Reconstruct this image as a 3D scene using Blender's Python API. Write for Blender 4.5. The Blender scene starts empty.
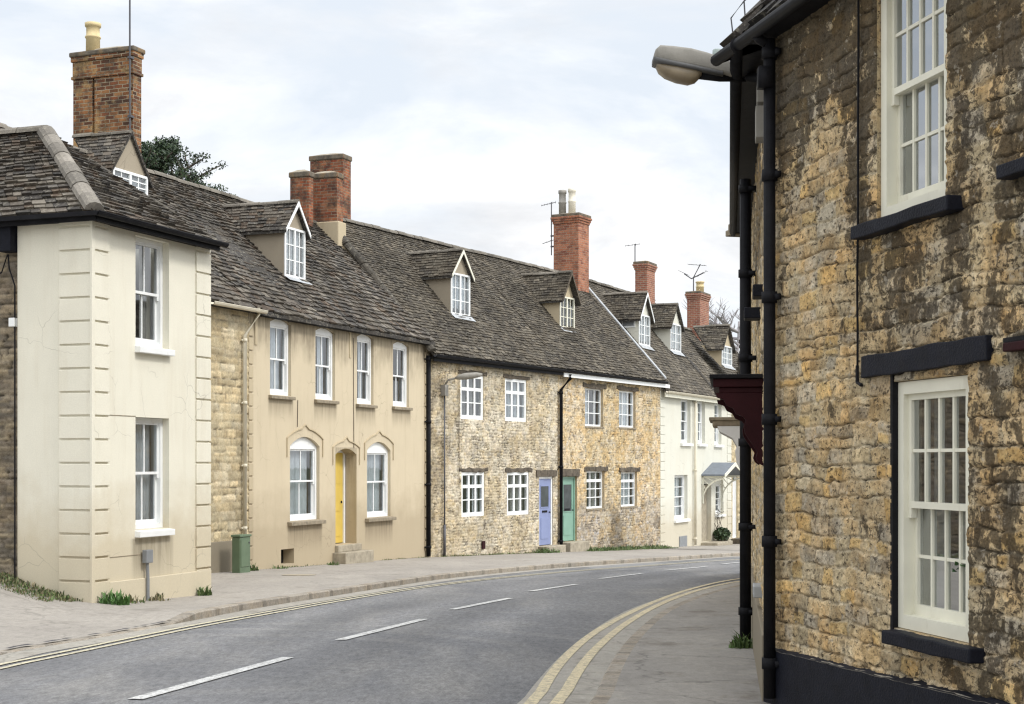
import bpy, math, random
import numpy as np
from mathutils import Vector
random.seed(7)
RNG = np.random.RandomState(11)
scn = bpy.context.scene
COL = scn.collection
CAMZ, FPX, HOR = 1.4, 1500.0, 462.0

# ---------------------------------------------------------------- ground and measuring
def g(y):
    y = max(-20.0, min(95.0, y))
    return -(0.0293*y + 0.009*max(0.0, y-40.0))
def gp(px, py, dz=0.0):
    """measured point on the ground (survey of the photograph)"""
    a = CAMZ-dz
    Z = FPX*a/(py-HOR-FPX*0.0293)
    if Z > 40 or Z < 0:
        Z = FPX*(a-0.36)/(py-HOR-FPX*0.0383)
    return ((px-512)/FPX*Z, Z)

# ---------------------------------------------------------------- mesh builder
class MB:
    def __init__(s): s.v=[]; s.f=[]; s.c=[]
    def add(s, vs, fs, col=None):
        n=len(s.v); s.v += [tuple(p) for p in vs]; s.f += [tuple(n+i for i in f) for f in fs]
        s.c += [col or (1,1,1)]*len(vs)
    def box(s,x0,x1,y0,y1,z0,z1,col=None):
        s.add([(x0,y0,z0),(x1,y0,z0),(x1,y1,z0),(x0,y1,z0),(x0,y0,z1),(x1,y0,z1),(x1,y1,z1),(x0,y1,z1)],
              [(3,2,1,0),(4,5,6,7),(0,1,5,4),(1,2,6,5),(2,3,7,6),(3,0,4,7)],col)
    def quad(s,a,b,c,d,col=None): s.add([a,b,c,d],[(0,1,2,3)],col)
    def poly(s,pts,col=None): s.add(pts,[tuple(range(len(pts)))],col)
    def prism(s,pts,vec,col=None):
        n=len(pts); q=[(p[0]+vec[0],p[1]+vec[1],p[2]+vec[2]) for p in pts]
        s.add(list(pts)+q,[tuple(range(n))[::-1],tuple(range(n,2*n))]+[(i,(i+1)%n,n+(i+1)%n,n+i) for i in range(n)],col)
    def tube(s,path,r,n=8,col=None,caps=True,r2=None):
        path=[Vector(p) for p in path]; m=len(path); rings=[]
        for i,p in enumerate(path):
            t=(path[min(i+1,m-1)]-path[max(i-1,0)]).normalized()
            ref=Vector((0,0,1)) if abs(t.z)<.9 else Vector((1,0,0))
            a=t.cross(ref).normalized(); b=t.cross(a).normalized()
            rr=r if r2 is None else r+(r2-r)*i/max(1,m-1)
            rings.append([p+a*rr*math.cos(2*math.pi*k/n)+b*rr*math.sin(2*math.pi*k/n) for k in range(n)])
        vs=[q for R in rings for q in R]; fs=[]
        for i in range(m-1):
            for k in range(n):
                fs.append((i*n+k,i*n+(k+1)%n,(i+1)*n+(k+1)%n,(i+1)*n+k))
        if caps: fs += [tuple(range(n))[::-1],tuple((m-1)*n+k for k in range(n))]
        s.add(vs,fs,col)
    def lathe(s,c,prof,n=14,col=None):
        vs=[];fs=[];m=len(prof)
        for r,z in prof:
            for k in range(n): vs.append((c[0]+r*math.cos(2*math.pi*k/n),c[1]+r*math.sin(2*math.pi*k/n),c[2]+z))
        for i in range(m-1):
            for k in range(n): fs.append((i*n+k,i*n+(k+1)%n,(i+1)*n+(k+1)%n,(i+1)*n+k))
        fs += [tuple(range(n))[::-1],tuple((m-1)*n+k for k in range(n))]
        s.add(vs,fs,col)
    def build(s,name,mat,parent=None,smooth=False,bevel=0,loc=None):
        return mesh_obj(name,np.array(s.v,dtype=float).reshape(-1,3),s.f,mat,parent,np.array(s.c,dtype=float).reshape(-1,3),smooth,bevel,loc)

def mesh_obj(name,v,f,mat,parent=None,col=None,smooth=False,bevel=0,loc=None,quads=None,st=None):
    me=bpy.data.meshes.new(name)
    if quads is not None:
        nq=len(quads); me.vertices.add(len(v)); me.vertices.foreach_set('co',v.astype(np.float32).ravel())
        me.loops.add(nq*4); me.loops.foreach_set('vertex_index',quads.astype(np.int32).ravel())
        me.polygons.add(nq); me.polygons.foreach_set('loop_start',np.arange(0,nq*4,4,dtype=np.int32))
        me.update(calc_edges=True); me.validate()
    else:
        me.from_pydata([tuple(p) for p in v],[],f); me.update()
    # metre-true UVs: horizontal tangent / height
    nl=len(me.loops); co=np.empty(len(me.vertices)*3,dtype=np.float32); me.vertices.foreach_get('co',co); co=co.reshape(-1,3)
    li=np.empty(nl,dtype=np.int32); me.loops.foreach_get('vertex_index',li)
    nr=np.empty(len(me.polygons)*3,dtype=np.float32); me.polygons.foreach_get('normal',nr); nr=nr.reshape(-1,3)
    lt=np.empty(len(me.polygons),dtype=np.int32); me.polygons.foreach_get('loop_total',lt)
    fn=np.repeat(nr,lt,axis=0); P=co[li]
    flat=np.abs(fn[:,2])>.75
    h=np.stack([-fn[:,1],fn[:,0]],1); hl=np.linalg.norm(h,axis=1)+1e-6; h/=hl[:,None]
    sg=np.where(np.abs(h[:,0])>np.abs(h[:,1]),np.sign(h[:,0]),np.sign(h[:,1])); h*=sg[:,None]
    uv=np.stack([P[:,0]*h[:,0]+P[:,1]*h[:,1],P[:,2]],1)
    uv[flat]=P[flat][:,:2]
    ul=me.uv_layers.new(name='UVMap'); ul.data.foreach_set('uv',uv.astype(np.float32).ravel())
    if col is not None and len(col)==len(me.vertices):
        ca=me.color_attributes.new('Col','FLOAT_COLOR','POINT')
        ca.data.foreach_set('color',np.concatenate([col,np.ones((len(col),1))],1).astype(np.float32).ravel())
    if st is not None:
        sa=me.attributes.new('Stain','FLOAT','POINT'); sa.data.foreach_set('value',st.astype(np.float32))
    if smooth:
        me.polygons.foreach_set('use_smooth',np.ones(len(me.polygons),dtype=bool))
    o=bpy.data.objects.new(name,me); COL.objects.link(o)
    if mat: me.materials.append(mat)
    if parent: o.parent=parent
    if loc is not None: o.location=loc
    if bevel:
        b=o.modifiers.new('Bevel','BEVEL'); b.width=bevel; b.segments=2; b.limit_method='ANGLE'
    return o
def tag(o,label=None,cat=None,group=None,kind=None):
    if label: o['label']=label
    if cat: o['category']=cat
    if group: o['group']=group
    if kind: o['kind']=kind
    return o
def empty(name,loc,rz=0):
    o=bpy.data.objects.new(name,None); COL.objects.link(o); o.location=loc; o.rotation_euler=(0,0,rz); return o
def child(name,parent,loc=(0,0,0)):
    return None

class Frame:
    """local frame of a facade: x along the wall, y into the house, z up"""
    def __init__(s,x,y,vp=None,u=None,z=None):
        if u is None:
            u=((vp-512)/FPX,1.0)
        l=math.hypot(*u); s.u=(u[0]/l,u[1]/l); s.n=(-s.u[1],s.u[0]); s.o=(x,y); s.z=g(y) if z is None else z
        s.ang=math.atan2(s.u[1],s.u[0])
    def sx(s,px,d=0):
        k=(px-512)/FPX; ox=s.o[0]+s.n[0]*d; oy=s.o[1]+s.n[1]*d
        return (k*oy-ox)/(s.u[0]-k*s.u[1])
    def world(s,x,y,z): return (s.o[0]+s.u[0]*x+s.n[0]*y, s.o[1]+s.u[1]*x+s.n[1]*y, s.z+z)
    def px(s,x,y,z=0):
        w=s.world(x,y,z); return (512+FPX*w[0]/w[1], HOR-FPX*(w[2]-CAMZ)/w[1])
    def sz(s,px,py,d=0):
        x=s.sx(px,d); w=s.world(x,d,0); return x,(HOR-py)/FPX*w[1]+CAMZ-s.z
    def ground(s,x,d=0): return g(s.world(x,d,0)[1])-s.z
    def depth_from(s,x,d0,px):        # how deep beyond d0 at station x until pixel column px
        k=(px-512)/FPX; ox,oy,_=s.world(x,d0,0)
        return (k*oy-ox)/(s.n[0]-k*s.n[1])
    def empty(s,name): return empty(name,(s.o[0],s.o[1],s.z),s.ang)

# ---------------------------------------------------------------- materials
def newmat(name):
    m=bpy.data.materials.new(name); m.use_nodes=True; nt=m.node_tree; nt.nodes.clear()
    out=nt.nodes.new('ShaderNodeOutputMaterial'); b=nt.nodes.new('ShaderNodeBsdfPrincipled'); nt.links.new(b.outputs[0],out.inputs[0])
    return m,nt,b
class N:
    def __init__(s,nt): s.nt=nt
    def __call__(s,t,**k):
        n=s.nt.nodes.new('ShaderNode'+t)
        for a,b in k.items(): setattr(n,a,b)
        return n
    def l(s,a,b): s.nt.links.new(a,b)
def noise(K,vec,scale,detail=4,rough=.55,dist=0):
    n=K('TexNoise'); n.inputs['Scale'].default_value=scale; n.inputs['Detail'].default_value=detail
    n.inputs['Roughness'].default_value=rough; n.inputs['Distortion'].default_value=dist
    if vec is not None: K.l(vec,n.inputs['Vector'])
    return n.outputs['Fac']
def ramp(K,fac,stops):
    r=K('ValToRGB'); e=r.color_ramp.elements
    while len(e)<len(stops): e.new(.5)
    for el,(p,c) in zip(e,stops):
        el.position=p; el.color=(c if isinstance(c,tuple) else (c,c,c))+(1,)
    K.l(fac,r.inputs[0]); return r.outputs[0]
def mix(K,fac,a,b,mode='MIX'):
    m=K('Mix',data_type='RGBA',blend_type=mode)
    for s,x in ((0,fac),(6,a),(7,b)):
        if hasattr(x,'links'): K.l(x,m.inputs[s])
        elif s==0: m.inputs[0].default_value=x
        else: m.inputs[s].default_value=(x+(1,)) if isinstance(x,tuple) else (x,x,x,1)
    return m.outputs[2]
def mapping(K,src,scale=(1,1,1),loc=(0,0,0)):
    m=K('Mapping'); m.inputs['Scale'].default_value=scale; m.inputs['Location'].default_value=loc; K.l(src,m.inputs[0]); return m.outputs[0]
def bump(K,b,h,strength=.5,dist=.02):
    n=K('Bump'); n.inputs['Strength'].default_value=strength; n.inputs['Distance'].default_value=dist
    K.l(h,n.inputs['Height']); K.l(n.outputs[0],b.inputs['Normal'])
def simple(name,col,rough=.6,var=.12,scale=6,bmp=.1,metal=0,dirt=None,spec=.4):
    m,nt,b=newmat(name); K=N(nt); tc=K('TexCoord'); o=tc.outputs['Object']
    f=noise(K,o,scale,5); c0=tuple(c*(1-var) for c in col); c1=tuple(min(1,c*(1+var)) for c in col)
    c=ramp(K,f,[(.3,c0),(.7,c1)])
    if dirt:
        d=ramp(K,noise(K,mapping(K,o,(1,1,.35)),dirt[1],6,.65),[(dirt[2],0.0),(dirt[2]+.15,1.0)])
        fr=K('Math',operation='MULTIPLY'); K.l(d,fr.inputs[0]); fr.inputs[1].default_value=dirt[3]
        c=mix(K,fr.outputs[0],c,dirt[0])
    K.l(c,b.inputs['Base Color']); b.inputs['Roughness'].default_value=rough; b.inputs['Metallic'].default_value=metal
    b.inputs['Specular IOR Level'].default_value=spec
    if bmp: bump(K,b,noise(K,o,scale*8,4),bmp,.01)
    return m

def K_div(K,x,d):
    m=K('Math',operation='DIVIDE'); K.l(x,m.inputs[0]); m.inputs[1].default_value=d; return m.outputs[0]
def MR(K,x,a,b_):
    m=K('MapRange',interpolation_type='SMOOTHSTEP'); K.l(x,m.inputs[0]); m.inputs[1].default_value=a; m.inputs[2].default_value=b_; return m.outputs[0]
def MM(K,a,b_,op='MULTIPLY'):
    m=K('Math',operation=op); K.l(a,m.inputs[0])
    if hasattr(b_,'links'): K.l(b_,m.inputs[1])
    else: m.inputs[1].default_value=b_
    return m.outputs[0]
def render_mat(name,base,stain,low,lowz,crackscale=1.2,topd=None,runs=()):
    """painted render with blotches, rain streaks and a dirtier foot"""
    m,nt,b=newmat(name); K=N(nt); tc=K('TexCoord'); uv=tc.outputs['UV']; o=tc.outputs['Object']
    f=noise(K,o,1.3,6,.6); c=ramp(K,f,[(.3,tuple(x*.93 for x in base)),(.7,base)])
    st=ramp(K,noise(K,mapping(K,uv,(3.2,.35,1)),1.4,6,.6),[(.5,0.0),(.78,1.0)])
    mm=K('Math',operation='MULTIPLY'); K.l(st,mm.inputs[0]); mm.inputs[1].default_value=.45
    c=mix(K,mm.outputs[0],c,stain)
    sp=K('SeparateXYZ'); K.l(o,sp.inputs[0])
    ad=K('Math',operation='MULTIPLY_ADD'); K.l(noise(K,mapping(K,o,(1,1,1)),1.6,5,.6),ad.inputs[0]); ad.inputs[1].default_value=-1.6
    K.l(sp.outputs['Z'],ad.inputs[2])
    lo=ramp(K,ad.outputs[0],[(0,1.0),(min(.95,lowz),0.0)])
    m2=K('Math',operation='MULTIPLY'); K.l(lo,m2.inputs[0]); m2.inputs[1].default_value=.75
    c=mix(K,m2.outputs[0],c,low)
    if topd or runs:
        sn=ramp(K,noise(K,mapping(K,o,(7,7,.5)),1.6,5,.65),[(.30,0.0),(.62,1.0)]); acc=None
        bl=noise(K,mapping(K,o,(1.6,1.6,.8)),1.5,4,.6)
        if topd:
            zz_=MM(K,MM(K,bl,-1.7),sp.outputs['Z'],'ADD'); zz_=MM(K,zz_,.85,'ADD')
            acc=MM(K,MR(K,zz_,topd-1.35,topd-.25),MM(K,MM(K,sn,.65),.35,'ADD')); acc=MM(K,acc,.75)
        for (xa_,xb_,zt__,ln) in runs:
            m_=MM(K,MR(K,sp.outputs['X'],xa_-.04,xa_+.05),MR(K,sp.outputs['X'],xb_+.04,xb_-.05)); m_=MM(K,m_,MR(K,sp.outputs['Z'],zt__-ln,zt__-.02)); m_=MM(K,m_,MR(K,sp.outputs['Z'],zt__+.02,zt__-.01)); m_=MM(K,m_,MM(K,MM(K,sn,.75),.25,'ADD')); m_=MM(K,m_,.55)
            acc=m_ if acc is None else MM(K,acc,m_,'MAXIMUM')
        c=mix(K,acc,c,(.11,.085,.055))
    sc=noise(K,o,55,4,.7); c=mix(K,.16,c,ramp(K,sc,[(.3,.25),(.7,.9)]),'MULTIPLY')
    # roughcast / hairline cracks
    v=K('TexVoronoi',feature='DISTANCE_TO_EDGE'); v.inputs['Scale'].default_value=crackscale
    vd=K('VectorMath',operation='ADD'); K.l(o,vd.inputs[0]); nn=K('TexNoise'); nn.inputs['Scale'].default_value=3; K.l(o,nn.inputs['Vector'])
    ns=K('VectorMath',operation='SCALE'); K.l(nn.outputs['Color'],ns.inputs[0]); ns.inputs['Scale'].default_value=.3; K.l(ns.outputs[0],vd.inputs[1]); K.l(vd.outputs[0],v.inputs['Vector'])
    cr=ramp(K,v.outputs['Distance'],[(0,1.0),(.006,0.0)])
    cm=K('Math',operation='MULTIPLY'); K.l(cr,cm.inputs[0]); K.l(ramp(K,noise(K,o,.9,2),[(.52,0.0),(.6,.5)]),cm.inputs[1])
    c=mix(K,cm.outputs[0],c,tuple(x*.35 for x in stain))
    K.l(c,b.inputs['Base Color']); b.inputs['Roughness'].default_value=.85; b.inputs['Specular IOR Level'].default_value=.2
    bump(K,b,mix(K,.5,sc,noise(K,o,5,4)),.25,.012)
    return m

def stone_mat(name,rough=.93,fine=70,near=False):
    """colour comes from the stones themselves (attribute), shader adds grain and lichen"""
    m,nt,b=newmat(name); K=N(nt); tc=K('TexCoord'); o=tc.outputs['Object']
    at=K('Attribute'); at.attribute_name='Col'
    c=at.outputs['Color']
    g1=noise(K,o,fine,5,.7); c=mix(K,1.0,c,ramp(K,g1,[(.25,.62),(.5,.98),(.75,1.0)]),'MULTIPLY')
    g2=noise(K,o,14,6,.7); c=mix(K,1.0,c,ramp(K,g2,[(.25,.6),(.6,1.0)]),'MULTIPLY')
    oc=ramp(K,noise(K,mapping(K,o,(1,1,1),(3,9,4)),3.2,5,.65),[(.43,0.0),(.62,.62 if near else .22)]); c=mix(K,oc,c,mix(K,1.0,c,(1.10,.88,.60),'MULTIPLY'))
    g3=noise(K,mapping(K,o,(1,1,1),(7,1,2)),34,4,.75); c=mix(K,1.0,c,ramp(K,g3,[(.36,.45 if near else .72),(.46,1.0)]),'MULTIPLY')
    hh_=mix(K,.5,g1,g2)
    if near:
        sa=K('Attribute'); sa.attribute_name='Stain'
        n_=noise(K,mapping(K,o,(1,1,.75)),5.5,10,.72,.3)
        th=MM(K,MM(K,sa.outputs['Fac'],.26),n_,'ADD')
        sf=ramp(K,th,[(.60,0.0),(.65,.84)]); 
        nb=noise(K,mapping(K,o,(1,1,1.6),(3,3,3)),17,8,.75); sf2=ramp(K,MM(K,MM(K,sa.outputs['Fac'],.10),nb,'ADD'),[(.575,0.0),(.60,.85)])
        sf=MM(K,sf,sf2,'MAXIMUM')
        c=mix(K,sf,c,mix(K,ramp(K,g1,[(.35,0.0),(.65,1.0)]),(.014,.012,.010),(.07,.052,.034)))
        lf=ramp(K,noise(K,mapping(K,o,(1,1,1),(6,2,8)),8,8,.7),[(.60,0.0),(.64,.5)]); c=mix(K,lf,c,(.55,.50,.41))
        hh_=mix(K,.45,hh_,nb)
    K.l(c,b.inputs['Base Color']); b.inputs['Roughness'].default_value=rough; b.inputs['Specular IOR Level'].default_value=.2
    bump(K,b,hh_,1.0 if near else .9,.03 if near else .02)
    return m

def slate_mat(name):
    m,nt,b=newmat(name); K=N(nt); tc=K('TexCoord'); o=tc.outputs['Object']
    at=K('Attribute'); at.attribute_name='Col'; c=at.outputs['Color']
    g1=noise(K,o,22,5,.7)
    c=mix(K,1.0,c,ramp(K,g1,[(.25,.6),(.75,1.0)]),'MULTIPLY')
    li=ramp(K,noise(K,o,11,6,.8),[(.54,0.0),(.60,1.0)])
    lm=K('Math',operation='MULTIPLY'); K.l(li,lm.inputs[0]); lm.inputs[1].default_value=.55
    c=mix(K,lm.outputs[0],c,(.27,.25,.20))
    mo=ramp(K,noise(K,mapping(K,o,(1,1,1),(5,3,1)),1.1,5,.65),[(.5,0.0),(.72,1.0)])
    mm=K('Math',operation='MULTIPLY'); K.l(mo,mm.inputs[0]); mm.inputs[1].default_value=.6
    c=mix(K,mm.outputs[0],c,(.070,.055,.036))
    bl=ramp(K,noise(K,mapping(K,o,(1,1,1),(1,8,3)),.55,5,.6),[(.35,.72),(.65,1.2)]); c=mix(K,1.0,c,bl,'MULTIPLY')
    K.l(c,b.inputs['Base Color']); b.inputs['Roughness'].default_value=.85; b.inputs['Specular IOR Level'].default_value=.25
    bump(K,b,g1,.6,.015)
    return m

def brick_mat(name,cols,mortar=(.42,.36,.27),stain=.35,patch=None):
    m,nt,b=newmat(name); K=N(nt); tc=K('TexCoord'); uv=tc.outputs['UV']; o=tc.outputs['Object']
    wob=K('TexNoise'); wob.inputs['Scale'].default_value=9; K.l(o,wob.inputs['Vector'])
    ws=K('VectorMath',operation='SCALE'); K.l(wob.outputs['Color'],ws.inputs[0]); ws.inputs['Scale'].default_value=.022
    va=K('VectorMath',operation='ADD'); K.l(uv,va.inputs[0]); K.l(ws.outputs[0],va.inputs[1])
    br=K('TexBrick'); K.l(va.outputs[0],br.inputs['Vector']); br.inputs['Scale'].default_value=1
    br.inputs['Brick Width'].default_value=.235; br.inputs['Row Height'].default_value=.085; br.inputs['Mortar Size'].default_value=.011
    br.inputs['Mortar Smooth'].default_value=.3
    br.inputs['Color1'].default_value=(0,0,0,1); br.inputs['Color2'].default_value=(1,1,1,1); br.inputs['Mortar'].default_value=(.5,.5,.5,1)
    c=ramp(K,br.outputs['Color'],[(i/(len(cols)-1),q) for i,q in enumerate(cols)])
    c=mix(K,br.outputs['Fac'],c,mortar)
    if patch:
        pm=ramp(K,noise(K,mapping(K,o,(1,1,1),(2,2,3)),2.2,5,.6),[(.56,0.0),(.62,.7)]); c=mix(K,pm,c,patch)
    s=ramp(K,noise(K,o,2.6,6,.7),[(.43,0.0),(.62,1.0)]); sm=K('Math',operation='MULTIPLY'); K.l(s,sm.inputs[0]); sm.inputs[1].default_value=stain
    c=mix(K,sm.outputs[0],c,(.05,.04,.035))
    f=noise(K,o,40,4,.7); c=mix(K,.6,c,ramp(K,f,[(.3,.5),(.7,1.0)]),'MULTIPLY')
    K.l(c,b.inputs['Base Color']); b.inputs['Roughness'].default_value=.9; b.inputs['Specular IOR Level'].default_value=.2
    inv=K('Math',operation='SUBTRACT'); inv.inputs[0].default_value=1; K.l(br.outputs['Fac'],inv.inputs[1])
    bump(K,b,mix(K,.3,inv.outputs[0],f),.8,.015)
    return m

def glass_mat(name,tint=(.9,.94,.95),base=.13):
    m=bpy.data.materials.new(name); m.use_nodes=True; nt=m.node_tree; nt.nodes.clear(); K=N(nt)
    out=K('OutputMaterial'); tr=K('BsdfTransparent'); gl=K('BsdfGlossy'); mx=K('MixShader'); fr=K('LayerWeight')
    tr.inputs[0].default_value=tint+(1,); gl.inputs['Roughness'].default_value=.02; gl.inputs[0].default_value=(.9,.93,.96,1)
    fr.inputs['Blend'].default_value=.25
    ma=K('Math',operation='MULTIPLY_ADD'); K.l(fr.outputs['Fresnel'],ma.inputs[0]); ma.inputs[1].default_value=.75; ma.inputs[2].default_value=base; ma.use_clamp=True
    tc=K('TexCoord'); bp=K('Bump'); bp.inputs['Strength'].default_value=.06; bp.inputs['Distance'].default_value=.02
    K.l(noise(K,tc.outputs['Object'],2.2,2),bp.inputs['Height']); K.l(bp.outputs[0],gl.inputs['Normal'])
    K.l(ma.outputs[0],mx.inputs[0]); K.l(tr.outputs[0],mx.inputs[1]); K.l(gl.outputs[0],mx.inputs[2]); K.l(mx.outputs[0],out.inputs[0])
    return m

M={}
M['cream']=render_mat('cream_render',(.81,.775,.65),(.64,.58,.45),(.57,.49,.345),1.1)
M['tan']=render_mat('tan_render',(.53,.445,.305),(.38,.31,.20),(.36,.295,.20),.9)
M['white_r']=render_mat('white_render',(.70,.69,.60),(.62,.58,.47),(.55,.49,.37),.8)
M['grey_r']=render_mat('grey_render',(.36,.31,.235),(.27,.23,.17),(.22,.19,.14),.6)
M['stone']=stone_mat('rubble_stone'); M['stone_near']=stone_mat('rubble_stone_sooty',near=True); M['slate']=slate_mat('stone_slate')
M['white']=simple('white_paint',(.80,.81,.80),.4,.05,3,.05,dirt=((.45,.42,.36),4,.6,.4))
M['ivory']=simple('ivory_paint',(.74,.72,.60),.45,.06,3,.08,dirt=((.42,.36,.26),5,.58,.5))
M['black']=simple('black_paint',(.010,.010,.012),.6,.3,8,.25,dirt=((.03,.026,.024),6,.6,.5),spec=.12)
M['navy']=simple('dark_blue_black_paint',(.011,.012,.018),.55,.25,9,.5,dirt=((.07,.066,.06),13,.66,.5),spec=.12)
M['lead']=simple('lead_flashing',(.36,.375,.385),.5,.15,5,.2)
M['timber']=simple('weathered_lintel',(.095,.078,.058),.95,.45,9,.7,dirt=((.22,.19,.14),6,.55,.6))
M['sillstone']=simple('sill_stone',(.25,.21,.15),.9,.3,10,.4)
M['capstone']=simple('sooty_cap_stone',(.13,.11,.085),.95,.4,7,.6,dirt=((.22,.15,.08),5,.5,.8))
M['step']=simple('step_stone',(.33,.29,.22),.9,.25,7,.4)
M['yellow']=simple('yellow_door_paint',(.64,.46,.10),.4,.06,3,.03)
M['blue']=simple('lavender_blue_paint',(.22,.26,.43),.5,.05,3,.03)
M['teal']=simple('sea_green_paint',(.20,.345,.27),.45,.08,3,.04)
M['doorglass']=simple('door_glass',(.06,.068,.075),.12,.3,3,0,spec=.6)
M['green']=simple('green_cabinet_paint',(.115,.165,.10),.5,.12,4,.06,dirt=((.2,.21,.15),3,.55,.4))
M['maroon']=simple('maroon_paint',(.026,.004,.006),.6,.2,5,.2,spec=.15)
M['pot']=simple('clay_chimney_pot',(.62,.50,.28),.8,.12,6,.2)
M['potgrey']=simple('grey_chimney_pot',(.33,.31,.28),.8,.15,6,.2)
M['potcream']=simple('pale_chimney_pot',(.74,.69,.58),.8,.1,6,.2)
M['metal']=simple('aerial_metal',(.09,.09,.10),.5,.1,6,0,metal=.3)
M['curtain']=simple('net_curtain',(.62,.64,.66),.9,.1,5,.2)
M['drape']=simple('drape_cloth',(.36,.34,.31),.9,.15,4,.2)
M['dark']=simple('dark_void',(.012,.011,.010),.95,.2,5,0)
M['lampgrey']=simple('lamp_housing',(.27,.255,.225),.7,.1,9,.15,dirt=((.16,.15,.12),7,.55,.5))
M['bowl']=simple('lamp_bowl_plastic',(.25,.20,.135),.3,.12,10,.05,dirt=((.2,.16,.1),9,.5,.5))
M['rimdark']=simple('lamp_rim_dark',(.10,.10,.10),.6,.2,9,.1); M['photocell']=simple('photocell_plastic',(.34,.40,.38),.45,.1,9,.05)
M['pvc']=simple('cream_downpipe_paint',(.62,.57,.45),.5,.12,3,.1,dirt=((.3,.2,.12),6,.6,.5))
M['meter']=simple('grey_box_paint',(.22,.23,.24),.5,.1,6,.05)
M['brick_old']=brick_mat('old_mixed_brick',[(.07,.035,.022),(.36,.15,.06),(.42,.21,.09),(.10,.045,.028),(.30,.11,.05)],(.40,.33,.23),.65,(.50,.33,.15))
M['brick_red']=brick_mat('red_brick',[(.30,.08,.04),(.40,.15,.07),(.16,.06,.04),(.42,.19,.10)],(.32,.24,.17),.8,(.36,.20,.11))
M['brick_tall']=brick_mat('orange_red_brick',[(.42,.15,.08),(.50,.22,.13),(.26,.09,.06)],(.44,.30,.22),.4)
M['brick_far']=brick_mat('far_brick',[(.34,.12,.08),(.42,.18,.11),(.28,.10,.07)],(.48,.38,.30),.25)
M['glass']=glass_mat('window_glass')
M['glass_near']=glass_mat('window_glass_near',(.80,.85,.83),.38)
M['hoodroof']=simple('hood_slate',(.16,.18,.21),.6,.12,6,.2)
M['hoodwhite']=simple('hood_panel_paint',(.66,.66,.65),.5,.08,4,.05)

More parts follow.
